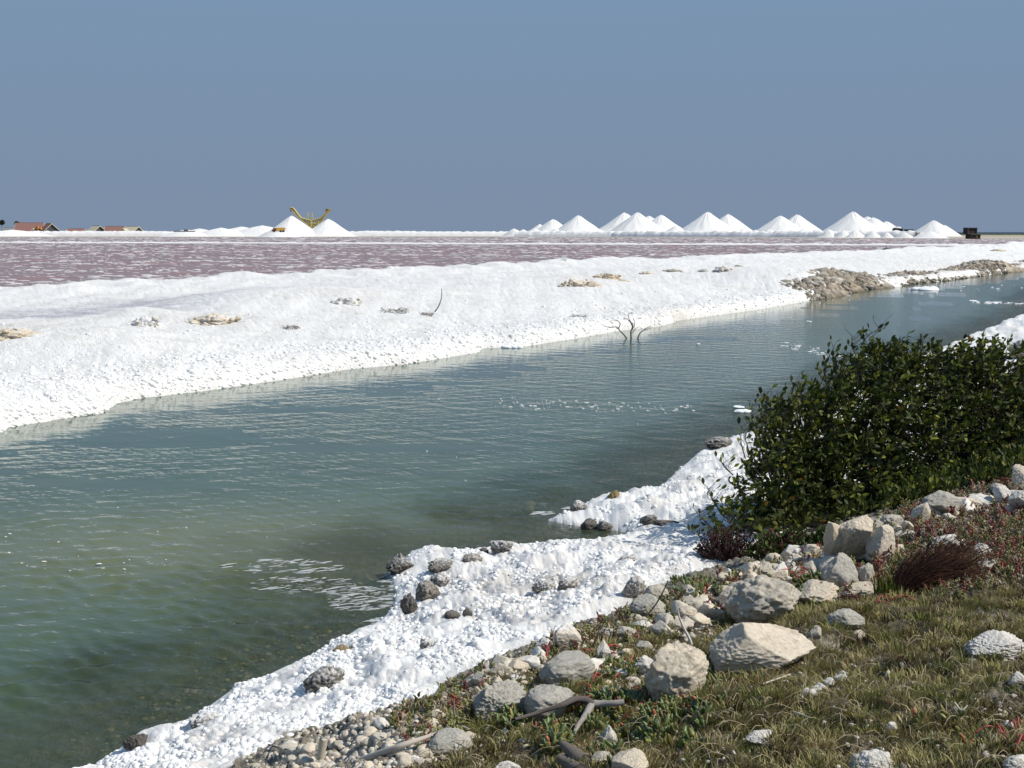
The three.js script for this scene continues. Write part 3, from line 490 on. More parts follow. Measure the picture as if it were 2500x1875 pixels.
{ // travelling stacker with two raised booms
  const D = 715, at = (x, y, dz = 0) => { const p = atDepth(x, y, D); return V(p.x, p.y, p.z + dz); };
  const o = at(769, 566), g = base('stacker', V(o.x, SHORE, o.z), 'yellow lattice salt stacker with two upswept booms between the two cones', 'stacker'), rel = (v) => v.sub(g.position);
  const Y = std(0.56, 0.48, 0.15, 0.6), Y2 = std(0.46, 0.32, 0.11, 0.7);
  function truss(name, upper, lower, half) {                   // upper and lower chords as photo sight points
    const n = 12, U = bend(upper.map(([x, y]) => at(x, y)), n), L = bend(lower.map(([x, y]) => at(x, y)), n), gs = [], br = [];
    for (const s of [-1, 1]) {
      const off = V(0, 0, s * half), u = U.map((v) => rel(v.clone().add(off))), l = L.map((v) => rel(v.clone().add(off)));
      gs.push(tube(u, 0.28, 5), tube(l, 0.24, 5));
      for (let i = 0; i < n; i++) { br.push(tube([u[i], l[i]], 0.13, 4), tube([u[i], l[i + 1]], 0.12, 4)); }
    }
    for (let i = 0; i <= n; i++) br.push(tube([rel(U[i].clone().add(V(0, 0, -half))), rel(U[i].clone().add(V(0, 0, half)))], 0.1, 4));
    const b = part(name, clean(gs), Y, g); part('bracing', clean(br), Y2, b);
    const belt = []; for (let i = 0; i < n; i++) { const a = rel(U[i].clone()), c = rel(U[i + 1].clone()); belt.push(tube([a.clone().add(V(0, -0.35, 0)), c.clone().add(V(0, -0.35, 0))], 0.34, 6)); } part('belt', clean(belt), Y2, b);
    return b;
  }
  const b1 = truss('boom', [[710, 506.5], [717, 509], [727, 522], [736, 532], [752, 536], [765, 540]], [[710, 511], [714, 515], [728, 530], [744, 543], [757, 553], [768, 561]], 0.9);
  part('discharge_head', clean([(() => { const c = new THREE.CylinderGeometry(0.9, 0.5, 2.2, 10); const q = rel(at(711, 512)); c.translate(q.x, q.y, q.z); return c; })()]), rust, b1);
  const b2 = truss('boom', [[808, 510.5], [800, 515], [792, 524], [784, 532], [772, 535], [760, 539]], [[806, 515], [796, 524], [788, 537], [781, 544], [776, 554], [771, 562]], 0.9);
  part('discharge_head', clean([(() => { const q = rel(at(799, 514)); const c = new THREE.BoxGeometry(1.8, 1.8, 1.6); c.translate(q.x, q.y, q.z); return c; })()]), rust, b2);
  for (const x of [752, 762]) { const m = []; for (const [sx, sz] of [[-3, -0.9], [3, -0.9], [-3, 0.9], [3, 0.9]]) m.push(tube([rel(at(x + sx, 538, sz)), rel(at(x, 519, sz * 0.2))], 0.11, 4)); for (const y of [525, 531]) m.push(tube([rel(at(x - 2, y)), rel(at(x + 2, y))], 0.08, 4)); part('mast', clean(m), Y, g); }
  const tw = []; for (const [x, z] of [[760, -1.6], [779, -1.6], [760, 1.6], [779, 1.6]]) tw.push(tube([rel(at(x, 540, z)), rel(at((x + 769) / 2, 566, z))], 0.32, 5)); for (const z of [-1.6, 1.6]) tw.push(tube([rel(at(760, 541, z)), rel(at(774, 562, z))], 0.2, 4), tube([rel(at(779, 541, z)), rel(at(765, 562, z))], 0.2, 4), tube([rel(at(757, 545, z)), rel(at(782, 545, z))], 0.24, 4)); part('tower', clean(tw), Y, g);
  part('operator_cabin', (() => { const q = rel(at(773, 549)); return box(2.0, 2.2, 2.0, q.x, q.y, q.z); })(), Y2, g);
  part('undercarriage', box(7, 2.2, 5, 0, 1.1, 0), Y2, g);
}
{ // black containers piled two high
  const p = onPlane(2381, 583.2, SHORE), k = -p.z / F, g = base('container', V(p.x, SHORE, p.z), 'lower, mottled dark container under a black one, with a lit brownish end', 'container');
  const w = 27 * k, h = 11.5 * k; g.rotation.y = 0.28;
  part('body', box(w, h, 3.2, 0, h / 2, -1.6), std(0.055, 0.048, 0.035, 0.9), g); part('end_wall', box(0.12, h * 0.96, 3.1, w / 2 + 0.07, h / 2, -1.6), std(0.23, 0.19, 0.15), g);
  for (let i = 0; i <= 6; i++) part('rib', box(0.14, h * 0.96, 0.14, -w / 2 + (i / 6) * w, h / 2, 0.08), black, g); part('top_rail', box(w + 0.1, 0.2, 0.24, 0, h - 0.1, 0.14), steel, g); part('panel', box(w * 0.18, h * 0.55, 0.05, w * 0.16, h * 0.45, 0.05), std(0.2, 0.17, 0.05), g);
  const q = base('container', V(p.x - 8 * k, SHORE + h, p.z), 'upper pitch-black container standing on the mottled one', 'container'); q.rotation.y = 0.2; const w2 = 25 * k, h2 = 15.5 * k;
  part('body', box(w2, h2, 3.2, 0, h2 / 2 + 0.02, -1.6), black, q); part('end_wall', box(0.12, h2 * 0.9, 3.0, w2 / 2 + 0.07, h2 / 2, -1.6), std(0.22, 0.18, 0.14), q);
  for (const y of [0.14, h2 - 0.1]) part('rail', box(w2 + 0.2, 0.2, 0.3, 0, y, 0.16), steel, q); for (const s of [-1, 1]) part('corner_post', box(0.22, h2 - 0.4, 0.22, s * (w2 / 2 - 0.1), h2 / 2, 0.12), steel, q);
}
{ // hopper wagons
  for (const [px, y0, y1, w, D, label, load] of [[2191, 557.5, 567, 22, 625, 'dark hopper heaped with white salt among the raw heaps', true], [2218, 560, 566, 20, 640, 'long low dark wagon beside the loaded hopper', false]]) {
    const a = atDepth(px, y1, D), k = D / F, W = w * k, H = (y1 - y0) * k, g = base('hopper', a, label, 'hopper');
    part('tub', clean([box(W, H, 0.15, 0, H / 2, 1.2), box(W, H, 0.15, 0, H / 2, -1.2), box(0.15, H, 2.25, W / 2 - 0.08, H / 2, 0), box(0.15, H, 2.25, -W / 2 + 0.08, H / 2, 0), box(W, 0.15, 2.25, 0, 0.08, 0)]), std(0.05, 0.04, 0.04, 0.8), g);
    for (let i = 0; i < 5; i++) part('rib', box(0.12, H, 0.12, -W / 2 + 0.3 + i * (W - 0.6) / 4, H / 2, 1.34), black, g);
    if (load) { const s = new THREE.SphereGeometry(1, 24, 10, 0, 6.3, 0, Math.PI / 2); s.scale(W * 0.46, 0.9, 1.05); s.translate(0, H - 0.05, 0); part('salt_load', s, std(0.8, 0.79, 0.77), g); }
    part('stand', clean([-1, 1].map((s) => box(0.3, a.y - SHORE, 2.0, s * W * 0.35, -(a.y - SHORE) / 2, 0))), steel, g);
  }
}
{ // small things at the water
  const a = onPlane(447, 578.6, SHORE), g = base('barge', V(a.x, SHORE + 2.75, a.z * 1.005), 'thin dark flat barge lying on the salt bank', 'barge'); part('hull', box(11, 0.5, 3, 0, 0.25, 0), std(0.1, 0.09, 0.1), g); part('deckhouse', box(2.2, 0.8, 1.6, 0.8, 0.9, 0), std(0.3, 0.27, 0.25), g); part('crane_post', tube([V(-3.5, 0.5, 0), V(-3.2, 1.8, 0)], 0.08, 5), steel, g);
  const s = onGround(1377, 638, true), q = base('marker_box', V(s.x, s.y, s.z), 'small square white box on the edge of the salt plain against the pink water', 'box'), k = -s.z / F; part('panel', box(12 * k, 10 * k, 0.25, 0, 6.5 * k, 0), std(0.8, 0.79, 0.76), q); for (const e of [-1, 1]) part('leg', box(0.06, 4 * k, 0.06, e * 4 * k, 0.5 * k, 0), std(0.5, 0.48, 0.44), q);
  const t = onGround(2168, 609, true), m = base('sluice_gate', V(t.x, t.y, t.z), 'tiny white post on a dark block where the salt meets the pink water', 'sluice'), j = -t.z / F; part('block', box(16 * j, 3 * j, 1, 0, 1.5 * j, 0), std(0.16, 0.14, 0.15), m); part('post', box(5 * j, 7 * j, 0.4, -1 * j, 6.5 * j, 0), std(0.8, 0.78, 0.76), m);
  const r = rng(44), list = []; for (let i = 0; i < 260; i++) { const px = lerp(2335, 2560, r()), p = atDepth(px, 566, lerp(1150, 1400, r())); list.push({ p: V(p.x, SHORE + 0.2, p.z), q: new THREE.Quaternion(), s: V(lerp(2, 6, r()), lerp(0.5, 1.3, r()), 2), c: lin(0.03, 0.04, 0.03) }); }
  scatter('scrub', new THREE.IcosahedronGeometry(1, 1), std(1, 1, 1), list, scene, 'thin dark line of scrub on the far flat land', 'scrub');
}

// ---------- rocks ----------
const rockMat = new THREE.MeshStandardMaterial({ vertexColors: true, roughness: 0.92, bumpMap: scaled(pitTex, 1), bumpScale: 0.007 });
const smallRockMat = new THREE.MeshStandardMaterial({ vertexColors: true, roughness: 0.92, bumpMap: scaled(pitTex, 0.4), bumpScale: 0.0012 }), bankRockMat = new THREE.MeshStandardMaterial({ vertexColors: true, roughness: 0.95, bumpMap: scaled(pitTex, 0.5), bumpScale: 0.012 });
const farRockMat = new THREE.MeshStandardMaterial({ vertexColors: true, roughness: 0.95, bumpMap: scaled(pitTex, 0.4), bumpScale: 0.01 });
const TONES = {                                                // [base, second, dark]
  brown: [[0.17, 0.15, 0.12], [0.25, 0.22, 0.18], [0.05, 0.042, 0.035]], grey: [[0.50, 0.455, 0.375], [0.60, 0.545, 0.455], [0.25, 0.22, 0.175]], cream: [[0.63, 0.535, 0.41], [0.71, 0.635, 0.52], [0.38, 0.30, 0.215]], slab: [[0.44, 0.415, 0.36], [0.51, 0.48, 0.42], [0.27, 0.25, 0.215]],
  dark: [[0.09, 0.08, 0.07], [0.16, 0.145, 0.125], [0.03, 0.027, 0.024]], white: [[0.68, 0.64, 0.57], [0.75, 0.72, 0.67], [0.40, 0.36, 0.31]], ochre: [[0.26, 0.18, 0.07], [0.33, 0.25, 0.11], [0.05, 0.035, 0.02]], tan: [[0.62, 0.51, 0.36], [0.70, 0.61, 0.47], [0.40, 0.31, 0.20]], bank: [[0.28, 0.245, 0.20], [0.40, 0.35, 0.29], [0.09, 0.075, 0.06]],
};
function rockGeo(seed, w, h, d, o = {}) {
  const { detail = 12, cuts = 7, keep = 0.62, rough = 0.12, fine = 0.03, tone = 'grey', salt = 0, box: boxy = 0, pits = 0.05, point = 0 } = o;
  const r = rng(seed * 7919 + 13), g0 = new THREE.IcosahedronGeometry(1, detail); g0.deleteAttribute('uv'); g0.deleteAttribute('normal'); const g = mergeVertices(g0, 1e-5);
  const p = g.attributes.position, planes = [], T = TONES[tone], C = new Float32Array(p.count * 3), U = new Float32Array(p.count * 2), v = new THREE.Vector3(), k = 1 / Math.max(w, h, d), S = seed * 3.17;
  for (let i = 0; i < cuts; i++) { const n = V(r() * 2 - 1, r() * 1.6 - 0.6, r() * 2 - 1).normalize(); planes.push([n, lerp(keep, 0.95, r())]); }
  for (let i = 0; i < p.count; i++) {
    v.fromBufferAttribute(p, i).normalize(); const n = v.clone(); let q = 1;
    if (boxy) { const m = Math.pow(Math.abs(n.x) ** 6 + Math.abs(n.y) ** 6 + Math.abs(n.z) ** 6, -1 / 6); q = lerp(1, m * 0.85, boxy); }
    q *= 1 + rough * fbm3(n.x * 1.3 + S, n.y * 1.3, n.z * 1.3, 3) * 1.6;
    for (const [pn, pd] of planes) { const c = pn.dot(n) * q; if (c > pd) q = lerp(q, q * pd / c, 0.94); }
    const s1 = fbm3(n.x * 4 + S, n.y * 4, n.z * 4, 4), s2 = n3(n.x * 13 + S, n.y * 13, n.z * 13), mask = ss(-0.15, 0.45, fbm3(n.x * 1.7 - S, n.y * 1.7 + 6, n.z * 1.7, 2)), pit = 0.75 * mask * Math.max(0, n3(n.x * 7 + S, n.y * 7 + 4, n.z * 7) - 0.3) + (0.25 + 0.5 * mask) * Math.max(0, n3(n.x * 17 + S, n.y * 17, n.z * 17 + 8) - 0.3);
    q *= 1 + fine * (1.8 * s1 + 0.22 * s2) - pits * pit - fine * 1.6 * Math.max(0, 0.22 - Math.abs(fbm3(n.x * 2.4 + S, n.y * 3.4 - 3, n.z * 2.4, 3))) * 4; v.multiplyScalar(q);
    if (point) { const e = 1 - point * ss(-0.3, 1, v.y); v.x *= e; v.z *= e; }
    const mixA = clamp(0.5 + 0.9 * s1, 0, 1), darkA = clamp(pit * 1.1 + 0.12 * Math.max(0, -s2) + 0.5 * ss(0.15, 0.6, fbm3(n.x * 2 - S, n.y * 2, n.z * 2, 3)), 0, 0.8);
    const sal = salt ? clamp(salt * 1.7 * (0.12 + 0.7 * n.y + 1.5 * fbm3(n.x * 3 + S, n.y * 3, n.z * 3 + 9, 3)), 0, 1) : 0;
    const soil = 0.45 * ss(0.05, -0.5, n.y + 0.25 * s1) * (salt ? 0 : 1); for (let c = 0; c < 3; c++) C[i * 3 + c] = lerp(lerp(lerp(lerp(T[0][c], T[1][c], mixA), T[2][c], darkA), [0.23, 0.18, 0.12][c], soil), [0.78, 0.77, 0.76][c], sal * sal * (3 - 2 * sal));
    v.multiplyScalar(1 + 0.05 * sal);
    p.setXYZ(i, v.x * w / 2, v.y * h / 2, v.z * d / 2);
    U[i * 2] = (v.x * w + v.y * h * 0.6) * 2.2; U[i * 2 + 1] = (v.z * d + v.y * h * 0.8) * 2.2;
  }
  g.computeBoundingBox(); const lo = g.boundingBox.min, hi = g.boundingBox.max; g.translate(-(lo.x + hi.x) / 2, -(lo.y + hi.y) / 2, -(lo.z + hi.z) / 2); g.scale(w / (hi.x - lo.x), h / (hi.y - lo.y), d / (hi.z - lo.z));
  g.setAttribute('color', new THREE.BufferAttribute(C, 3)); g.setAttribute('uv', new THREE.BufferAttribute(U, 2)); g.computeVertexNormals(); return g;
}
let rockSeed = 1;
function rock(name, cat, x0, y0, x1, y1, style, label, o = {}) {   // a rock that fills this box of the photograph, standing on the ground there
  const foot = onGround((x0 + x1) / 2, y1 - (y1 - y0) * 0.12, o.far), D = -foot.z / cosP, k = D / F, w = (x1 - x0) * k * 1.04, h = (y1 - y0) * k * (o.tall ?? 1.12), px = Math.max(x1 - x0, y1 - y0), dep = w * (o.deep ?? 0.8);
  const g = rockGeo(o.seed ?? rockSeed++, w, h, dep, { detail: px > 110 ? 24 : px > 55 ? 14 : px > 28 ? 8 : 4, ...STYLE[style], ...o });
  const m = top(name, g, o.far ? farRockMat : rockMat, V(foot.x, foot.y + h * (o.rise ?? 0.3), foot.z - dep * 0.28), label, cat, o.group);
  m.rotation.set(o.rx ?? 0, o.ry ?? (rockSeed * 1.7) % 0.9 - 0.45, o.rz ?? 0); return m;
}
const STYLE = {
  round: { tone: 'grey', cuts: 11, keep: 0.66, rough: 0.12, fine: 0.035, pits: 0.06 }, angular: { tone: 'cream', cuts: 20, keep: 0.5, rough: 0.2, fine: 0.034, pits: 0.06 }, slab: { tone: 'slab', cuts: 4, keep: 0.75, box: 0.6, rough: 0.07, fine: 0.018, pits: 0.012 },
  block: { tone: 'grey', cuts: 14, keep: 0.62, box: 0.6, rough: 0.18, fine: 0.06, pits: 0.12 }, coral: { tone: 'dark', cuts: 5, keep: 0.7, rough: 0.24, fine: 0.07, pits: 0.2, salt: 0.4 }, wet: { tone: 'dark', cuts: 6, keep: 0.6, rough: 0.2, fine: 0.08, pits: 0.12, salt: 0.12 },
  crust: { tone: 'brown', cuts: 5, keep: 0.65, rough: 0.22, fine: 0.08, pits: 0.12, salt: 0.75 }, cobble: { tone: 'cream', cuts: 3, keep: 0.8, rough: 0.1, fine: 0.02, pits: 0.03 }, pale: { tone: 'white', cuts: 15, keep: 0.55, rough: 0.2, fine: 0.055, pits: 0.08 }, ochre: { tone: 'ochre', cuts: 4, keep: 0.7, rough: 0.16, fine: 0.05, pits: 0.1 },
};
const B = 'boulder', S_ = 'stone';
const rocks = [
  // name, category, x0, y0, x1, y1, style, label, options
  ['boulder', B, 1772, 1412, 1972, 1542, 'round', 'biggest grey boulder, smooth and rounded, on the bank just above the cream slab', { seed: 501, deep: 0.85, cuts: 7, keep: 0.74 }],
  ['boulder', B, 1738, 1530, 1995, 1655, 'angular', 'jagged cream slab with a pointed top lying below the biggest grey boulder', { seed: 502, tone: 'cream', point: 0.4, pits: 0.05, fine: 0.022, rise: 0.3, cuts: 16 }],
  ['boulder', B, 1572, 1578, 1734, 1722, 'block', 'squarish pitted boulder with a dark hollow under the white curved twig', { seed: 503, tone: 'cream', pits: 0.1, fine: 0.025, cuts: 12 }],
  ['slab', B, 1316, 1604, 1452, 1684, 'slab', 'upper one of two smooth flat grey slabs by the dark fork of driftwood', { seed: 504, rz: 0.12 }],
  ['slab', B, 1278, 1680, 1402, 1762, 'slab', 'lower smooth grey slab lying right behind the driftwood branch', { seed: 505, rz: 0.05 }],
  ['boulder', B, 1146, 1668, 1282, 1768, 'block', 'cracked grey boulder with a deeply shaded front beside the lower slab', { seed: 506, tone: 'slab', cuts: 10, keep: 0.55 }],
  ['boulder', B, 1345, 1519, 1418, 1600, 'angular', 'pointed cream rock splashed with salt at the edge of the salt crust', { seed: 507, tone: 'cream', salt: 0.5, point: 0.4 }],
  ['boulder', B, 1300, 1556, 1362, 1606, 'crust', 'low salt-coated rock leaning against the pointed cream rock', { seed: 508 }],
  ['stone', S_, 1458, 1533, 1507, 1564, 'round', 'lighter of two rounded grey stones in the grass fringe', { seed: 509 }],
  ['stone', S_, 1498, 1530, 1556, 1562, 'round', 'darker rounded grey stone touching the lighter one in the grass fringe', { seed: 510, tone: 'slab' }],
  ['stone', S_, 1452, 1568, 1492, 1625, 'pale', 'upright white pointed stone above the red creeping stems', { seed: 511, point: 0.6, rise: 0.45 }],
  ['boulder', B, 1545, 1604, 1606, 1656, 'pale', 'broken white rock between the upright pointed stone and the squarish boulder', { seed: 512 }],
  ['boulder', B, 2012, 1286, 2074, 1392, 'angular', 'rough brownish upright rock, first piece of the tall broken cream outcrop', { seed: 513, tone: 'tan', rise: 0.42, cuts: 9 }],
  ['boulder', B, 2040, 1274, 2152, 1388, 'angular', 'tall cream rock with clean broken faces under the big bush', { seed: 571, tone: 'cream', cuts: 22, keep: 0.5, pits: 0.02, rise: 0.42, box: 0.3, ry: 0.2, rz: -0.2 }],
  ['boulder', B, 2116, 1296, 2204, 1390, 'angular', 'wedge-shaped cream rock between the broken outcrop and the dark grass tuft', { seed: 515, tone: 'cream', point: 0.25, rise: 0.42, cuts: 18 }],
  ['boulder', B, 2006, 1354, 2108, 1450, 'round', 'grey rough boulder standing in front of the tall broken cream rock', { seed: 516, tone: 'slab', rough: 0.16, point: 0.35 }],
  ['boulder', B, 2098, 1376, 2140, 1440, 'round', 'lighter grey boulder squeezed beside the rough one in front of the outcrop', { seed: 517 }],
  ['stone', S_, 1944, 1428, 2066, 1486, 'angular', 'long low cream stone under the rough grey boulder', { seed: 518, tone: 'cream' }],
  ['stone', S_, 2050, 1428, 2174, 1466, 'cobble', 'smooth flat pale stone at the root of the dark grass tuft, crossed by red stems', { seed: 519 }],
  ['stone', S_, 2022, 1493, 2118, 1540, 'round', 'round grey stone lying alone in the grass', { seed: 520, tone: 'slab' }],
  ['stone', S_, 2078, 1540, 2121, 1574, 'cobble', 'small round cream stone in the grass below the round grey stone', { seed: 521, pits: 0.12 }],
  ['stone', S_, 1976, 1528, 2008, 1564, 'angular', 'small greyish pointed stone next to the cream slab', { seed: 522, tone: 'grey', point: 0.4 }],
  ['boulder', B, 2352, 1549, 2512, 1622, 'pale', 'rough white rock half sunk in the grass at the frame edge', { seed: 523, rise: 0.28 }],
  ['boulder', B, 2254, 1202, 2352, 1264, 'round', 'dark-faced grey boulder on the crest under the bush', { seed: 524, tone: 'slab', rough: 0.16 }],
  ['boulder', B, 2222, 1228, 2272, 1292, 'angular', 'cream-grey crest rock leaning on the dark-faced boulder', { seed: 525 }],
  ['boulder', B, 2346, 1212, 2432, 1244, 'pale', 'low pale crest rock running on from the dark-faced boulder', { seed: 526 }],
  ['boulder', B, 2426, 1186, 2474, 1240, 'pale', 'lumpy pale rock in the pile at the end of the crest', { seed: 527 }],
  ['boulder', B, 2466, 1152, 2530, 1212, 'angular', 'topmost cream block of the pile at the end of the crest', { seed: 528, rise: 0.55 }],
  ['boulder', B, 2468, 1200, 2540, 1250, 'pale', 'whitish rock under the topmost block at the end of the crest', { seed: 529 }],
  ['boulder', B, 2150, 1258, 2212, 1292, 'round', 'flat-topped grey crest rock with a small pinkish chip on it', { seed: 530 }],
  ['boulder', B, 2112, 1268, 2160, 1296, 'round', 'small grey crest rock right of the tall broken cream rock', { seed: 531, tone: 'slab' }],
  ['boulder', B, 2368, 1326, 2432, 1380, 'pale', 'bright white wedge of rock behind the tip of the dark grass tuft', { seed: 532, point: 0.4 }],
  ['boulder', B, 2272, 1310, 2370, 1350, 'pale', 'long pale rock seen through the dark grass tuft', { seed: 533 }],
  ['stone', S_, 2386, 1366, 2440, 1398, 'pale', 'flat white stone with red stems below the bright wedge of rock', { seed: 534 }],
  ['stone', S_, 1757, 1436, 1832, 1480, 'cobble', 'light flat stone leaning on the biggest grey boulder', { seed: 535 }],
  ['stone', S_, 1811, 1411, 1843, 1444, 'round', 'small dark pitted stone resting on top of the biggest grey boulder', { seed: 536, tone: 'bank', rise: 0.6 }],
  ['boulder', B, 1832, 1374, 1900, 1420, 'pale', 'greyish rock on the slope under the bush, above the biggest boulder', { seed: 537, tone: 'grey' }],
  ['stone', S_, 1868, 1352, 1912, 1378, 'cobble', 'pale grey stone at the foot of the bush, among reddish stems', { seed: 538 }],
  ['stone', S_, 1928, 1334, 1958, 1354, 'cobble', 'small cream stone just under the bush leaves', { seed: 539 }],
  ['boulder', B, 1518, 1408, 1584, 1470, 'coral', 'dark grey salt-crusted rock in the middle of the salt shore', { seed: 540, tone: 'bank', salt: 0.4 }],
  ['boulder', B, 1566, 1430, 1640, 1482, 'cobble', 'pale smooth rock joined to the dark salt-crusted one', { seed: 541, tone: 'grey' }],
  ['boulder', B, 1536, 1456, 1628, 1512, 'round', 'grey rock with a black shaded face under the thin dark stick', { seed: 542, tone: 'slab' }],
  ['stone', S_, 1654, 1460, 1722, 1488, 'cobble', 'long pale stone below the purslane fringe on the slope', { seed: 543, tone: 'grey' }],
  ['stone', S_, 1700, 1477, 1756, 1512, 'cobble', 'rounded pale stone nearest the biggest grey boulder in the stone group', { seed: 544 }],
  ['stone', S_, 1650, 1482, 1706, 1516, 'cobble', 'rounded cream stone in the middle of the stone group behind the white twig', { seed: 545 }],
  ['stone', S_, 1632, 1514, 1690, 1544, 'cobble', 'flat cream stone crossed by the white curved twig', { seed: 546 }],
  ['stone', S_, 1684, 1510, 1742, 1546, 'pale', 'pale chipped stone in the lower row of the stone group', { seed: 547 }],
  ['boulder', B, 1490, 1838, 1597, 1905, 'angular', 'cream block with an orange stain cut by the lower frame edge', { seed: 548, tone: 'cream', box: 0.4 }],
  ['stone', S_, 1463, 1779, 1506, 1832, 'pale', 'white cone-shaped stone in the grass under the driftwood', { seed: 549, point: 0.5, rise: 0.45 }],
  ['boulder', B, 1040, 1786, 1154, 1846, 'slab', 'smooth light grey slab at the edge of the gravel, half under grass', { seed: 550, box: 0.3, point: 0.3 }],
  ['boulder', B, 1202, 1858, 1268, 1905, 'pale', 'white pitted rock cut by the lower frame edge below the driftwood', { seed: 551 }],
  ['boulder', B, 2080, 1832, 2212, 1905, 'pale', 'patch-like white crusted rock at the lower frame edge among the grass', { seed: 552, rise: 0.1 }],
  ['boulder', B, 2446, 1834, 2530, 1900, 'pale', 'white crusted rock in the lower corner of the frame', { seed: 553, rise: 0.15 }],
  ['stone', S_, 1820, 1792, 1898, 1826, 'pale', 'white gritty stone in the dry grass below the row of white lumps', { seed: 554 }],
  ['stone', S_, 2160, 1762, 2198, 1796, 'pale', 'greyish white stone in the grass above the crusted white rock', { seed: 555 }],
  ['stone', S_, 2448, 1760, 2478, 1782, 'pale', 'small white stone beside red stems near the frame edge', { seed: 556 }],
  ['stone', S_, 2464, 1640, 2512, 1684, 'pale', 'pale chalky stone at the frame edge below the rough white rock', { seed: 557 }],
  ['stone', S_, 1436, 1838, 1498, 1870, 'pale', 'flat greyish stone behind the cream block at the lower frame edge', { seed: 558, tone: 'grey' }],
  ['stone', S_, 1525, 1668, 1550, 1698, 'pale', 'small white stone among the fat green leaves', { seed: 559 }],
  // salt-crusted rocks along the water
  ['shore_rock', 'rock', 732, 1640, 840, 1714, 'coral', 'dark pitted rock alone on the white salt, with a blue shadow beside it', { rise: 0.44, seed: 601, salt: 0.35 }],
  ['shore_rock', 'rock', 976, 1456, 1020, 1516, 'coral', 'black rock standing at the water, lowest of the dark trio', { rise: 0.44, seed: 602, salt: 0.15 }],
  ['shore_rock', 'rock', 1012, 1428, 1074, 1486, 'coral', 'brown-grey rock in the middle of the dark trio at the water', { rise: 0.44, seed: 603, tone: 'brown', salt: 0.2 }],
  ['shore_rock', 'rock', 1048, 1408, 1100, 1448, 'coral', 'flat dark rock capped with salt, uppermost of the dark trio', { rise: 0.44, seed: 604, salt: 0.4 }],
  ['shore_rock', 'rock', 938, 1360, 1012, 1412, 'crust', 'pyramid-shaped dark rock standing in the shallow water', { rise: 0.44, seed: 605, salt: 0.35, point: 0.5, tone: 'dark' }],
  ['shore_rock', 'rock', 1040, 1372, 1108, 1408, 'crust', 'grey salt-dusted rock at the rim of the salt crust near the pyramid rock', { rise: 0.44, seed: 606, salt: 0.3 }],
  ['shore_rock', 'rock', 1194, 1326, 1258, 1368, 'coral', 'round dark rock with a white frosted top at the water edge', { rise: 0.44, seed: 607, salt: 0.5 }],
  ['shore_rock', 'rock', 1170, 1340, 1194, 1362, 'wet', 'little dark rock next to the frosted round one', { rise: 0.44, seed: 608 }],
  ['shore_rock', 'rock', 1124, 1356, 1178, 1390, 'crust', 'broken brownish rocks between the frosted round rock and the grey dusted one', { rise: 0.44, seed: 609, salt: 0.3 }],
  ['shore_rock', 'rock', 1024, 1562, 1068, 1606, 'coral', 'small dark lump poking through the middle of the lower salt shore', { rise: 0.44, seed: 610, salt: 0.6 }],
  ['shore_rock', 'rock', 1080, 1496, 1124, 1520, 'wet', 'low brown rock in a hollow of the salt beside the dark trio', { rise: 0.44, seed: 611 }],
  ['shore_rock', 'rock', 1128, 1488, 1154, 1520, 'wet', 'narrow black rock in the hollow of the salt', { rise: 0.44, seed: 612 }],
  ['shore_rock', 'rock', 1156, 1514, 1180, 1534, 'wet', 'tiny dark rock at the end of the hollow in the salt', { rise: 0.44, seed: 613 }],
  ['shore_rock', 'rock', 850, 1572, 880, 1600, 'crust', 'frosted end of the dark ledge at the water', { rise: 0.44, seed: 614, salt: 0.5 }],
  ['shore_rock', 'rock', 806, 1580, 856, 1612, 'wet', 'dark mossy ledge at the water between the two lone rocks', { rise: 0.44, seed: 615, tone: 'ochre' }],
  ['shore_rock', 'rock', 296, 1802, 358, 1844, 'wet', 'black wet rock in the water at the lowest end of the salt shore', { rise: 0.44, seed: 616, salt: 0.05 }],
  ['shore_rock', 'rock', 456, 1750, 544, 1796, 'crust', 'mound of salt over a brown rock close to the black wet one', { rise: 0.44, seed: 617, salt: 0.75 }],
  ['shore_rock', 'rock', 594, 1764, 612, 1782, 'wet', 'very small dark stone alone on the salt near the lower frame edge', { rise: 0.44, seed: 618 }],
  ['shore_rock', 'rock', 1270, 1230, 1316, 1262, 'ochre', 'yellow-brown rock out in the water off the salt spit', { rise: 0.44, seed: 619 }],
  ['shore_rock', 'rock', 1300, 1230, 1338, 1256, 'wet', 'dark hump touching the yellow-brown rock in the water', { rise: 0.44, seed: 620 }],
  ['shore_rock', 'rock', 1390, 1226, 1434, 1256, 'coral', 'frosted rock on the outer edge of the salt spit', { rise: 0.44, seed: 621, salt: 0.6 }],
  ['shore_rock', 'rock', 1416, 1270, 1462, 1308, 'wet', 'blackish rock at the small bay under the salt spit', { rise: 0.44, seed: 622 }],
  ['shore_rock', 'rock', 1456, 1276, 1500, 1308, 'wet', 'second blackish rock at the small bay, towards the bush', { rise: 0.44, seed: 623, salt: 0.2 }],
  ['shore_rock', 'rock', 1562, 1262, 1608, 1294, 'coral', 'dark hollowed rock in the middle of the salt spit', { rise: 0.44, seed: 624, salt: 0.2 }],
  ['shore_rock', 'rock', 1600, 1274, 1660, 1298, 'wet', 'flat dark rock beside the hollowed one on the salt spit', { rise: 0.44, seed: 625 }],
  ['shore_rock', 'rock', 1484, 1202, 1516, 1230, 'ochre', 'brownish rock at the water near the green bottle', { rise: 0.44, seed: 626 }],
  ['shore_rock', 'rock', 1505, 1360, 1562, 1388, 'crust', 'low salt-covered grey rock in the open white crust above the bush shadow', { rise: 0.44, seed: 627, salt: 0.5 }],
  ['shore_rock', 'rock', 1362, 1414, 1414, 1460, 'crust', 'grey rubble lump in the brownish stretch of the salt shore', { rise: 0.44, seed: 628, salt: 0.5 }],
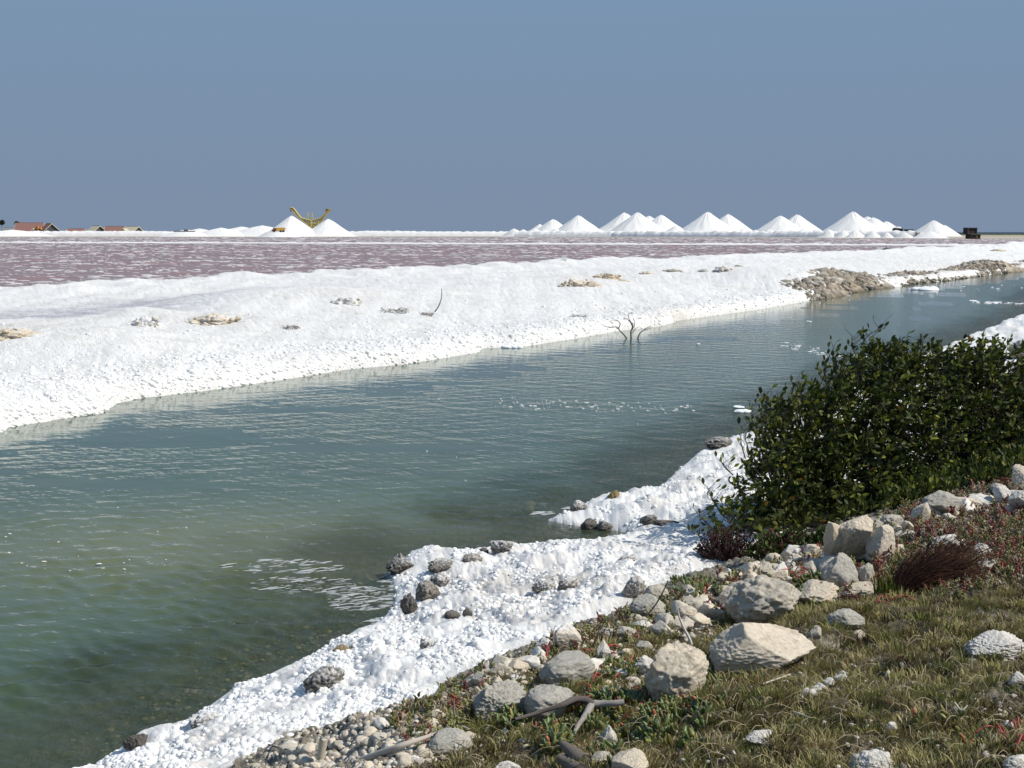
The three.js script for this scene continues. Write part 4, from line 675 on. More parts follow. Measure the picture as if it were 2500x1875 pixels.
  ['shore_rock', 'rock', 1298, 1424, 1362, 1462, 'crust', 'longer brownish rubble lump next to the grey one in the salt', { rise: 0.44, seed: 629, salt: 0.5 }],
  ['shore_rock', 'rock', 1714, 1074, 1802, 1102, 'wet', 'dark overhanging ledge with salt on top at the water beside the bush', { rise: 0.44, seed: 630, salt: 0.3 }],
  ['shore_rock', 'rock', 2462, 838, 2530, 884, 'crust', 'grey rock on the white shore behind the bush at the frame edge', { rise: 0.44, seed: 631, salt: 0.3 }],
  ['shore_rock', 'rock', 2478, 884, 2540, 940, 'crust', 'frosted rock below the grey one behind the bush at the frame edge', { rise: 0.44, seed: 632, salt: 0.5 }],
];
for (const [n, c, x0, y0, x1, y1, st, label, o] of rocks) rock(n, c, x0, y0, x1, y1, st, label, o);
{
  // the row of white lumps in the grass
  const r = rng(71); for (let i = 0; i < 16; i++) { const t = i / 15, x = lerp(1966, 2062, t) + (r() - 0.5) * 16, y = lerp(1700, 1662, t) + (r() - 0.5) * 14, s = 7 + 9 * r(); rock('shell', 'shell', x - s, y - s * 0.8, x + s, y + s * 0.8, 'pale', `${ordinal(i + 1)} white lump from the lower end of the slanting row in the grass`, { group: 'slanting row of white lumps in the grass', detail: 4, rise: 0.5 }); }
  [[2168, 1656, 10, 14], [2226, 1674, 7, 7], [2142, 1672, 6, 5]].forEach(([x, y, a, b], i) => rock('shell', 'shell', x - a, y - b, x + a, y + b, 'pale', ['egg-shaped white stone standing in the grass past the row of white lumps', 'small bluish white pebble farthest from the row of white lumps', 'small white pebble just beside the egg-shaped white stone'][i], { detail: 5, rise: 0.5 }));
}
// loose rubble: pale cobbles at the lower edge of the salt and among the boulders
const cobbleGeos = []; for (let i = 0; i < 10; i++) cobbleGeos.push(rockGeo(800 + i, 1, 0.72, 0.85, { ...STYLE[i % 3 === 1 ? 'cobble' : 'angular'], cuts: i % 3 === 1 ? 5 : 13, keep: i % 3 === 1 ? 0.66 : 0.5, detail: 5, tone: i % 4 === 0 ? 'grey' : i % 4 === 3 ? 'white' : 'cream', fine: 0.03 }));
{
  const r = rng(72);
  const field = (n, poly, s0, s1, label, group) => {
    for (let i = 0, tries = 0; i < n && tries < n * 40; tries++) {
      const [ax, ay, bx, by, spread] = poly, t = r(), x = lerp(ax, bx, t) + (r() - 0.5) * 30, y = lerp(ay, by, t) + (r() - 0.5) * spread, g = onGround(x, y), k = -g.z / F, s = lerp(s0, s1, Math.pow(r(), 2.2)) * k;
      const gi = Math.floor(r() * 10), size = s / k < lerp(s0, s1, 0.12) ? 'small' : s / k < lerp(s0, s1, 0.4) ? 'medium-sized' : 'large', tone = gi % 4 === 0 ? 'grey' : gi % 4 === 3 ? 'white' : 'cream', spot = Math.min(label.length - 1, Math.floor(t * label.length));
      const m = top('cobble', cobbleGeos[gi], smallRockMat, V(g.x, g.y + s * 0.2, g.z), `${size} ${tone} ${label[spot]}`, 'stone', `${size} ${tone} stones, ${label[spot]}`); m.scale.set(s, s * lerp(0.7, 1.1, r()), s * lerp(0.8, 1.2, r())); m.rotation.set((r() - 0.5) * 0.5, r() * 6.3, (r() - 0.5) * 0.5); i++;
    }
  };
  field(120, [690, 1868, 1075, 1800, 110], 12, 52, ['cobble at the lower frame edge before the wood stump', 'cobble by the upright wood stump', 'cobble between the wood stump and the thick stick', 'cobble along the thick pale stick', 'cobble beside the light grey slab']);
  field(24, [1190, 1650, 1330, 1640, 60], 12, 42, ['rounded cobble behind the cracked grey boulder', 'rounded cobble behind the upper flat slab']);
  field(40, [1470, 1650, 1600, 1640, 70], 12, 50, ['limestone chip at the foot of the upright white stone', 'limestone chip beside the squarish boulder']);
  field(34, [1630, 1525, 1790, 1440, 66], 12, 56, ['stone on the slope behind the white curved twig', 'stone on the slope touching the biggest boulder']);
  field(46, [1780, 1425, 2010, 1345, 44], 10, 46, ['stone of the slope under the purplish shrub', 'stone of the slope under the bright green plant', 'stone of the slope before the tall broken rock']);
  field(18, [2200, 1290, 2480, 1225, 40], 8, 34, ['crest stone before the dark-faced boulder', 'crest stone by the pile at the end']);
  // angular limestone pieces in the band between salt and grass
  const pieces = []; for (let i = 0; i < 9; i++) pieces.push(rockGeo(860 + i, 1, 0.78, 0.85, { ...STYLE.angular, cuts: 14 + i, keep: 0.46, detail: 9, tone: ['cream', 'white', 'grey'][i % 3], fine: 0.04 }));
  const band = (n, ax, ay, bx, by, spread, s0, s1, spots) => { for (let i = 0; i < n; i++) { const t = (i + r()) / n, x = lerp(ax, bx, t) + (r() - 0.5) * 24, y = lerp(ay, by, t) + (r() - 0.5) * spread, g = onGround(x, y), px = lerp(s0, s1, r() ** 1.7), s = px * -g.z / F, gi = Math.floor(r() * 9), tone = ['cream', 'white', 'grey'][gi % 3], size = px > lerp(s0, s1, 0.5) ? 'bigger' : 'smaller', text = `${size} broken ${tone} limestone piece ${spots[Math.min(spots.length - 1, Math.floor(t * spots.length))]}`; const m = top('limestone_piece', pieces[gi], smallRockMat, V(g.x, g.y + s * 0.14, g.z), text, 'stone', text + ' group'); m.scale.set(s * 1.15, s * lerp(0.75, 1.15, r()), s); m.rotation.set((r() - 0.5) * 0.6, r() * 6.3, (r() - 0.5) * 0.6); } };
  band(20, 1130, 1700, 1330, 1600, 50, 22, 64, ['by the cracked grey boulder', 'behind the upper flat slab', 'under the salt-splashed rock']);
  band(34, 1430, 1610, 1800, 1450, 90, 22, 72, ['by the upright white stone', 'behind the squarish boulder', 'around the white curved twig', 'by the smooth pale stones', 'touching the biggest boulder']);
  band(36, 1780, 1440, 2230, 1300, 70, 22, 80, ['above the biggest boulder', 'by the long low cream stone', 'under the bright green plant', 'before the rough grey boulder', 'around the tall broken outcrop']);
  band(22, 2200, 1300, 2500, 1205, 46, 22, 66, ['before the dark-faced boulder', 'in the middle of the crest', 'by the pile at the end of the crest']);
  band(14, 1010, 1830, 1290, 1780, 60, 20, 50, ['beside the light grey slab', 'below the driftwood']);
  const small = []; const tint = () => { const k = lerp(0.75, 1.15, r()); return lin(k, k * lerp(0.93, 1, r()), k * lerp(0.82, 0.98, r())); };
  const litter = (n, x0, y0, x1, y1, spread, s0, s1) => { for (let i = 0; i < n; i++) { const t = r(), g = onGround(lerp(x0, x1, t) + (r() - 0.5) * 40, lerp(y0, y1, t) + (r() - 0.5) * spread), s = lerp(s0, s1, r() ** 3); small.push({ p: V(g.x, g.y + s * 0.15, g.z), q: new THREE.Quaternion().setFromEuler(new THREE.Euler(r() * 6, r() * 6, r() * 6)), s: V(s, s * 0.8, s), c: tint() }); } };
  litter(2600, 600, 1880, 1120, 1770, 150, 0.006, 0.04); litter(700, 1170, 1680, 1500, 1560, 110, 0.006, 0.03); litter(900, 1470, 1640, 1760, 1480, 120, 0.006, 0.035); litter(800, 1760, 1440, 2060, 1330, 70, 0.008, 0.035); litter(500, 2100, 1300, 2500, 1200, 50, 0.008, 0.03); litter(1700, 1150, 1850, 2500, 1700, 300, 0.005, 0.03); litter(700, 1280, 1450, 1440, 1400, 110, 0.006, 0.03);
  const chip = rockGeo(830, 1, 0.8, 0.9, { ...STYLE.cobble, detail: 2, tone: 'white' });
  scatter('gravel', chip, smallRockMat, small, scene, 'small pale gravel and chips scattered over the near bank', 'gravel');
  // stones on the canal bed that show through the shallows
  const bed = []; for (let i = 0; i < 1500; i++) { const t = r(), x = lerp(200, 1750, t) + (r() - 0.5) * 120, y = lerp(1850, 1120, Math.pow(t, 0.85)) - r() * 140 * (1 - t * 0.5) + 20, p = onPlane(x, y, 0), w = shore.at(p.x, p.z); if (w > -0.02 || w < -1.9) continue; const s = lerp(0.012, 0.06, r() ** 3); const k = lerp(0.15, 0.8, r() ** 1.5); bed.push({ p: V(p.x, nearLand(p.x, p.z).h + s * 0.2, p.z), q: new THREE.Quaternion().setFromEuler(new THREE.Euler(0, r() * 6, 0)), s: V(s, s * 0.7, s), c: lin(0.55 * k, 0.46 * k, 0.25 * k) }); }
  scatter('bed_pebbles', chip, smallRockMat, bed, scene, 'brown and yellowish stones on the bed of the shallow water', 'pebbles');
}

// ---------- tan earth mounds and rocky banks on the far side ----------
function mound(px0, py0, px1, py1, label, o = {}) {
  const foot = onGround((px0 + px1) / 2, py1 - 3, true), k = -foot.z / F, w = (px1 - px0) * k, h = (py1 - py0) * k, g = base('earth_mound', V(foot.x, foot.y, foot.z - w * 0.2), label, 'mound');
  g.rotation.y = o.turn ?? 0;
  const seed = Math.round(px0), geo = rockGeo(seed, w * 1.05, h * 1.25, w * 0.75, { detail: 18, tone: o.tone ?? 'tan', cuts: 0, rough: 0.22, fine: 0.07, pits: 0.04, salt: o.salt ?? 0.2 }); geo.translate(0, -h * 0.12, 0);
  part('earth', geo, farRockMat, g);
  const r = rng(seed + 1), n = Math.ceil((o.n ?? 14) * 0.6); for (let i = 0; i < n; i++) { const s = h * lerp(0.08, 0.26, r() ** 1.8), a = r() * 2 - 1, q = rockGeo(seed + 10 + i, s * 1.3, s, s, { detail: 4, ...STYLE[i % 4 ? 'angular' : 'crust'], tone: o.stone ?? (i % 4 ? 'tan' : 'bank') }); const e = r(); q.translate(a * w * 0.47, h * 0.46 * Math.sqrt(Math.max(0, 1 - a * a * 0.9 - e * e * 0.9)), w * 0.33 * e * Math.sqrt(1 - a * a * 0.9)); part('stone', q, farRockMat, g); }
  return g;
}
mound(-110, 776, 96, 836, 'tan earth mound on the salt cut by the frame edge', { salt: 0.25, n: 22 });
mound(430, 748, 596, 796, 'long tan earth ridge crusted with salt beside a white salt-covered lump', { salt: 0.35, n: 26 });
mound(306, 748, 400, 802, 'white salt-covered lump at the end of the long tan ridge', { salt: 1.0, tone: 'white', stone: 'white', n: 12 });
mound(800, 708, 890, 748, 'white crusted lump with small brown bits in the middle of the salt plain', { salt: 0.9, n: 10, tone: 'white' });
mound(1362, 664, 1472, 704, 'low sandy mound in front of the taller stony one on the salt plain', { salt: 0.25, n: 18 });
mound(1444, 654, 1522, 686, 'tallest tan stony mound on the salt plain', { salt: 0.1, n: 22 });
mound(1506, 678, 1538, 692, 'tiny brown heap at the foot of the tallest tan mound', { salt: 0.1, n: 6 });
mound(1556, 656, 1600, 674, 'tan lump between the tallest mound and the dark stony strip', { salt: 0.2, n: 8 });
mound(1614, 652, 1668, 668, 'strip of brown stones beyond the tallest tan mound', { salt: 0.2, n: 16, tone: 'bank' });
mound(1738, 638, 1792, 668, 'greyish salt-dusted stone heap nearest the rocky bank', { salt: 0.55, n: 16, tone: 'bank' });
mound(1702, 652, 1736, 668, 'small grey stone heap just before the greyish dusted heap', { salt: 0.5, n: 8, tone: 'bank' });
mound(1792, 642, 1822, 656, 'small brownish stone heap just behind the greyish dusted heap', { salt: 0.5, n: 6 });
mound(2414, 605, 2462, 617, 'smooth beige mound on the salt plain above the rocky bank', { salt: 0.2, n: 4 });
function rockyBank(ptsPx, name, label, rockLabel, group, count, H, seed, sandy) {   // earth bank along the water with rocks on it
  const pts = ptsPx.map(([x, y]) => { const p = onPlane(x, y, 0); return [p.x, p.z]; }), r = rng(seed), L = [0];
  for (let i = 1; i < pts.length; i++) L.push(L[i - 1] + Math.hypot(pts[i][0] - pts[i - 1][0], pts[i][1] - pts[i - 1][1]));
  const total = L[L.length - 1], hAt = (s) => H(s / total), at = (s) => { let i = 1; while (i < pts.length - 1 && L[i] < s) i++; const t = (s - L[i - 1]) / (L[i] - L[i - 1]); return [lerp(pts[i - 1][0], pts[i][0], t), lerp(pts[i - 1][1], pts[i][1], t)]; };
  const back = 2.6, inner = pts.map(([x, z]) => [x - back * 0.45, z - back * 0.9]);
  const g = base(name, V(0, 0, 0), label, 'rocky bank');
  part('earth', ridge(inner, (s) => back * (0.9 + 0.2 * n2(s / 5, 1)), (s) => hAt(s) * (0.92 + 0.12 * n2(s / 4, 3)), { rows: 30, step: 0.2, rough: 0.34, wave: 0.55, seed, ground: -0.15, flat: 0.15, tone: (s, u) => { const k = 0.8 + 0.5 * n3(s * 1.3, u * 5, 2) + 0.25 * n3(s * 5, u * 12, 7), a = sandy ? clamp(ss(0.62, 0.3, Math.abs(s / total - 0.42) * 2.2 + Math.abs(u + 0.1) * 0.5), 0, 1) : 0.1, wet = ss(0.75, 0.98, Math.abs(u)); return [lerp(lerp(0.42, 0.58, a), 0.12, wet) * k, lerp(lerp(0.355, 0.46, a), 0.1, wet) * k, lerp(lerp(0.28, 0.29, a), 0.06, wet) * k]; } }), farRockMat.clone(), g).material.side = THREE.DoubleSide;
  const geos = []; for (let i = 0; i < 8; i++) geos.push(rockGeo(seed * 3 + i, 1, 0.75, 0.9, { ...STYLE[i % 2 ? 'angular' : 'round'], detail: 4, tone: i % 4 === 0 ? 'grey' : 'bank', salt: i % 3 === 0 ? 0.3 : 0.08 }));
  const put = (s, u) => { const [x, z] = at(s), y = hAt(s) * 0.95 * Math.pow(Math.max(0, 1 - Math.pow(Math.min(1, Math.max(0, (Math.abs(u) - 0.15) / 0.85)), 1.6)), 0.9) + 0.02; return V(x - back * 0.45 + back * 0.4 * u, Math.max(0.02, y), z - back * 0.9 + u * back * 0.85); };
  for (let i = 0; i < count; i++) { const s = total * r(), u = r() < 0.35 ? -0.1 + 0.25 * r() : lerp(0.0, 0.98, r()), p = put(s, u), k = lerp(0.22, 0.75, r() ** 1.8) * (hAt(s) / 1.3 * 0.5 + 0.5); const gi = Math.floor(r() * 8), size = k < 0.27 ? 'small' : k < 0.38 ? 'medium-sized' : 'large', tone = gi % 4 === 0 ? 'light grey' : gi % 3 === 0 ? 'salt-dusted' : 'brown-grey', level = u > 0.62 ? 'at the waterline' : u < 0.18 ? 'on the crest' : 'half-way up', third = Math.min(2, Math.floor(s / total * 3));
    const text = `${size} ${tone} rock ${level} of ${rockLabel[third]}`, m = top('bank_rock', geos[gi], bankRockMat, p, text, 'rock', text); m.scale.set(k * lerp(1, 1.5, r()), k, k); m.rotation.set((r() - 0.5) * 0.7, r() * 6.3, (r() - 0.5) * 0.7); }
  const bits = []; for (let i = 0; i < count * 22; i++) { const u = lerp(-0.3, 1.05, r()), p = put(total * r(), u), k = lerp(0.05, 0.3, r() ** 2.4), t = lerp(0.55, 1.5, r()); bits.push({ p, q: new THREE.Quaternion().setFromEuler(new THREE.Euler(r() * 6, r() * 6, 0)), s: V(k * 1.2, k, k), c: lin(t, t, t) }); }
  scatter('rubble', rockGeo(seed + 900, 1, 0.8, 0.9, { ...STYLE.angular, tone: 'bank', detail: 2 }), bankRockMat, bits, g);
}
rockyBank([[1985, 735], [2030, 728], [2070, 720], [2111, 709], [2160, 704], [2216, 698]], 'rocky_bank', 'sandy brown bank with many stones where the water bends beyond the white salt tongue', ['the sandy bank, next the salt tongue', 'the sandy bank, below its yellow top', 'the sandy bank, at its low end'], null, 125, (t) => 1.08 * Math.sqrt(Math.max(0.02, Math.sin(Math.PI * clamp(t * 0.93 + 0.1, 0, 1)))), 311, true);
rockyBank([[2215, 698], [2260, 692], [2303, 688], [2360, 680], [2418, 673], [2500, 662], [2600, 650]], 'rocky_bank', 'grey-brown rocky edge of the salt plain, past the sandy bank to the frame edge', ['the rocky edge, next the sandy bank', 'the rocky edge, in its middle', 'the rocky edge, by the frame'], null, 135, (t) => (0.34 + 0.5 * ss(0, 0.25, t)) * (0.72 + 0.34 * Math.sin(t * 13 + 1)), 412, false);

// ---------- plants ----------
const quat = (x, y, z) => new THREE.Quaternion().setFromEuler(new THREE.Euler(x, y, z));
function leafGeo(l, w, fold = 0.25, curl = 0.15) {             // pointed oval leaf growing along +y, folded on its midrib
  const rows = [[0, 0.05], [0.22, 0.72], [0.5, 1], [0.78, 0.7], [1, 0.04]], P = [], I = [];
  for (const [t, k] of rows) { const z = -curl * l * t * t; P.push(-w / 2 * k, l * t, z + fold * w * k * 0.5, 0, l * t, z, w / 2 * k, l * t, z + fold * w * k * 0.5); }
  for (let i = 0; i < rows.length - 1; i++) for (const j of [0, 1]) { const a = i * 3 + j, b = a + 3; I.push(a, a + 1, b, b, a + 1, b + 1); }
  const g = new THREE.BufferGeometry(); g.setAttribute('position', new THREE.Float32BufferAttribute(P, 3)); g.setIndex(I); g.computeVertexNormals(); return g;
}
function along(dir, spin) {                                    // turns +y to dir, then spins about it
  const q = new THREE.Quaternion().setFromUnitVectors(V(0, 1, 0), dir.clone().normalize()); return q.multiply(new THREE.Quaternion().setFromAxisAngle(V(0, 1, 0), spin));
}
const leafMat = new THREE.MeshPhysicalMaterial({ color: lin(1, 1, 1), roughness: 0.62, transmission: 0.4, thickness: 0, side: THREE.DoubleSide, specularIntensity: 0.35 });
const barkMat = std(0.06, 0.046, 0.036, 0.9, { bumpMap: scaled(grainTex, 6), bumpScale: 0.003 }), greyWood = std(0.36, 0.33, 0.30, 0.85, { bumpMap: scaled(grainTex, 8), bumpScale: 0.003 }), darkWood = std(0.12, 0.10, 0.09, 0.9, { bumpMap: scaled(grainTex, 8), bumpScale: 0.003 }), whiteWood = std(0.66, 0.63, 0.58, 0.8);
{ // the big bush: stems, wind-combed leafy branches, twigs that stick out on the water side
  const r = rng(91), root = (() => { const q = atDepth(2200, 1300, 12.1); q.y = groundAt(q.x, q.z); return q; })(), g = base('bush', root, 'big dark green leafy bush leaning over the salt shore', 'bush');
  const blobs = [[2240, 950, 12.2, 0.56, 0.42, 0.6], [2385, 965, 12.2, 0.5, 0.5, 0.6], [2090, 1005, 12.0, 0.5, 0.5, 0.6], [1962, 1085, 11.7, 0.46, 0.5, 0.5], [1885, 1190, 11.3, 0.34, 0.42, 0.45], [2050, 1180, 11.5, 0.56, 0.5, 0.55], [2250, 1110, 11.7, 0.62, 0.5, 0.6], [2440, 1090, 11.8, 0.5, 0.5, 0.6], [1810, 1290, 10.9, 0.24, 0.2, 0.3], [1930, 1285, 11.0, 0.42, 0.26, 0.4], [2110, 1270, 11.2, 0.42, 0.24, 0.4], [2560, 1045, 12.0, 0.42, 0.5, 0.5], [2330, 900, 12.5, 0.4, 0.2, 0.4], [2150, 905, 12.3, 0.32, 0.24, 0.35], [2420, 1160, 11.9, 0.5, 0.3, 0.5], [2530, 1110, 12.1, 0.45, 0.4, 0.5], [2300, 1210, 11.8, 0.4, 0.25, 0.4], [2440, 905, 12.4, 0.2, 0.2, 0.3], [2150, 1235, 11.2, 0.4, 0.22, 0.35], [2290, 1200, 11.3, 0.45, 0.2, 0.35], [2430, 1158, 11.5, 0.45, 0.22, 0.35]];
  const C = blobs.map(([x, y, d, a, b, c]) => ({ p: atDepth(x, y, d), a, b, c })), wSum = C.reduce((s, o) => s + o.a * o.b, 0);
  const rel = (v) => v.clone().sub(root), stems = [], twigs = [];
  for (const o of C) { const b0 = V((r() - 0.5) * 0.9 + 0.35 * (o.p.x - root.x), -0.05, (r() - 0.5) * 0.4), e = rel(o.p), m = b0.clone().lerp(e, 0.5).add(V((r() - 0.5) * 0.3, -0.12 + 0.1 * r(), (r() - 0.5) * 0.3)); part('stem', tube(bend([b0, m, e], 8), [0.022, 0.02, 0.018, 0.016, 0.014, 0.012, 0.01, 0.008, 0.006], 6), barkMat, g); }
  const list = [];
  const tone = (y) => { const k = lerp(0.55, 1.35, r()), v = r(); if (v < 0.005) return lin(0.36, 0.15, 0.02); if (v < 0.09) return lin(0.24 * k, 0.25 * k, 0.035); return v < 0.34 ? lin(0.20 * k, 0.225 * k, 0.03) : lin(0.065 * k, 0.088 * k, 0.016); };
  for (let i = 0; i < 6200; i++) {                             // leafy shoots
    let w = r() * wSum, o = C[0]; for (const q of C) { w -= q.a * q.b; if (w <= 0) { o = q; break; } }
    const th = r() * 6.283, u = r() * 2 - 1, s = Math.sqrt(1 - u * u), rad = Math.pow(r(), 0.42);
    const p = V(o.p.x + o.a * rad * s * Math.cos(th), o.p.y + o.b * rad * u, o.p.z + o.c * rad * s * Math.sin(th));
    if (n3(p.x * 3.1, p.y * 3.1, p.z * 3.1) < -0.46 || p.y < groundAt(p.x, p.z) + 0.03) continue;
    const out = p.clone().sub(o.p).normalize(), dir = out.multiplyScalar(0.8).add(V(0.4, 0.3, 0.05)).add(V(r() - 0.5, r() - 0.5, r() - 0.5)).normalize(), len = lerp(0.1, 0.22, r());
    const e = p.clone().addScaledVector(dir, len), n = 5 + Math.floor(r() * 6);
    twigs.push(tube([rel(p.clone().lerp(o.p, 0.35)), rel(p), rel(e)], [0.006, 0.004, 0.002], 4, false));
    for (let k = 0; k < n; k++) { const t = (k + 0.6) / n, q = p.clone().lerp(e, t), side = V(r() - 0.5, r() - 0.5, r() - 0.5).normalize(), d = dir.clone().multiplyScalar(0.9).addScaledVector(side, 1.5).add(V(0.35, 0.1, 0)).normalize(), sc = lerp(0.75, 1.25, r()); list.push({ p: rel(q), q: along(d, r() * 6.283), s: V(sc * lerp(0.8, 1.1, r()), sc, sc), c: tone(q.y) }); }
  }
  for (let i = 0; i < 420; i++) {                              // the skirt of leaves right behind the rocks of the crest
    const t = r(), px = lerp(2060, 2520, t), g0 = onGround(px, lerp(1272, 1160, t) - lerp(-6, 34, r())), len = lerp(0.1, 0.22, r()), dir = V(lerp(-0.5, 0.8, r()), 1, (r() - 0.5)).normalize(), e = g0.clone().addScaledVector(dir, len); if (-g0.z > 13) continue;
    twigs.push(tube([rel(g0), rel(g0.clone().lerp(e, 0.5)), rel(e)], [0.005, 0.004, 0.002], 4, false));
    for (let k = 0; k < 8; k++) { const q = g0.clone().lerp(e, lerp(0.15, 1, k / 7)), sc = lerp(0.7, 1.15, r()); list.push({ p: rel(q), q: along(dir.clone().add(V(r() - 0.5, r() - 0.5, r() - 0.5).multiplyScalar(1.6)), r() * 6.283), s: V(sc, sc, sc), c: tone(q.y) }); }
  }
  const sprigs = [[1862, 1060, 1868, 966], [1848, 1075, 1838, 985], [1870, 1030, 1890, 970], [1935, 1010, 1945, 930], [1950, 1000, 1975, 935], [2015, 930, 2035, 850], [2040, 920, 2070, 862], [1905, 1040, 1920, 1000], [1820, 1120, 1812, 1040], [2090, 870, 2082, 822], [1790, 1160, 1762, 1130], [1760, 1250, 1728, 1190], [1740, 1290, 1700, 1250], [1745, 1330, 1690, 1300], [2100, 850, 2150, 800]];
  for (const [ax, ay, bx, by] of sprigs) {
    const d = lerp(11.0, 12.3, ss(1700, 2300, ax)), a = rel(atDepth(ax, ay, d)), b = rel(atDepth(bx, by, d)), m = a.clone().lerp(b, 0.5).add(V(-0.03, 0.02, 0)); part('twig', tube(bend([a, m, b], 5), [0.006, 0.0055, 0.005, 0.004, 0.003, 0.002], 5), barkMat, g);
    for (let k = 0; k < 11; k++) { const t = lerp(0.25, 1, k / 10), q = a.clone().lerp(b, t), f = r() < 0.5 ? -1 : 1, e = q.clone().add(V(f * lerp(0.02, 0.09, r()), lerp(0.02, 0.09, r()), (r() - 0.5) * 0.08)); twigs.push(tube([q, e], [0.003, 0.0015], 4, false)); if (r() < 0.95) list.push({ p: e, q: along(V(f * 0.4 + 0.4, 0.6, r() - 0.5), r() * 6.28), s: V(1, 1, 1).multiplyScalar(lerp(0.8, 1.15, r())), c: r() < 0.08 ? lin(0.16, 0.07, 0.02) : tone(0) }); }
  }
  part('twigs', clean(twigs), barkMat, g).userData.kind = 'stuff';
  const geo = leafGeo(0.062, 0.032);
  // the leaves that show largest are parts of their own
  const front = list.map((o, i) => [o.p.z + o.p.y * 0.4 + (i % 7) * 0.02, i]).sort((a, b) => b[0] - a[0]).slice(0, 260).map((x) => x[1]), own = new Set(front), mats = new Map();
  for (const i of own) { const o = list[i], key = Math.round(o.c.g * 60) + '_' + Math.round(o.c.r * 30); if (!mats.has(key)) { const m = leafMat.clone(); m.color.copy(o.c); mats.set(key, m); } const m = part('leaf', geo, mats.get(key), g); m.position.copy(o.p); m.quaternion.copy(o.q); m.scale.copy(o.s); }
  scatter('foliage', geo, leafMat, list.filter((_, i) => !own.has(i)), g);
}
function lowShrub(px, py, n, rx, ry, tones, label, leaf = 0.04, seed = 5) {   // small leafy shrub on the slope
  const r = rng(seed), root = onGround(px, py), g = base('shrub', root, label, 'shrub'), k = -root.z / F, list = [], twigs = [];
  for (let i = 0; i < n; i++) { const a = r() * 6.283, q = Math.sqrt(r()), x = Math.cos(a) * q * rx * k, z = Math.sin(a) * q * rx * k * 0.7, h = ry * k * (1 - q * q * 0.6) * lerp(0.5, 1.1, r()), b = V(x * 0.5, groundAt(root.x + x * 0.5, root.z + z * 0.5) - root.y, z * 0.5), e = V(x, b.y + h, z); twigs.push(tube([b, b.clone().lerp(e, 0.5).add(V(0, 0.02, 0)), e], [0.005, 0.004, 0.002], 4, false)); for (let j = 0; j < 9; j++) { const p = b.clone().lerp(e, lerp(0.25, 1, j / 8)), t = tones[Math.floor(r() * tones.length)], kk = lerp(0.6, 1.3, r()); list.push({ p, q: along(V(r() - 0.5, 0.5 * r() + 0.2, r() - 0.5), r() * 6), s: V(1, 1, 1).multiplyScalar(lerp(0.6, 1.1, r())), c: lin(t[0] * kk, t[1] * kk, t[2] * kk) }); } }
  part('stems', clean(twigs), std(0.13, 0.06, 0.05), g).userData.kind = 'stuff'; scatter('foliage', leafGeo(leaf, leaf * 0.5), leafMat, list, g); return g;
}
lowShrub(1770, 1372, 190, 82, 95, [[0.045, 0.03, 0.035], [0.05, 0.05, 0.03], [0.1, 0.03, 0.035], [0.03, 0.035, 0.03]], 'low dark purplish shrub at the foot of the big bush, casting shade on the salt', 0.034, 6);
lowShrub(1905, 1352, 120, 95, 60, [[0.07, 0.12, 0.02], [0.1, 0.16, 0.03], [0.12, 0.04, 0.03]], 'low bright green leafy plant along the foot of the big bush', 0.042, 7);
lowShrub(2010, 1330, 80, 60, 40, [[0.05, 0.09, 0.02], [0.09, 0.14, 0.03]], 'small green leafy plant just before the tall broken cream rock', 0.04, 8);

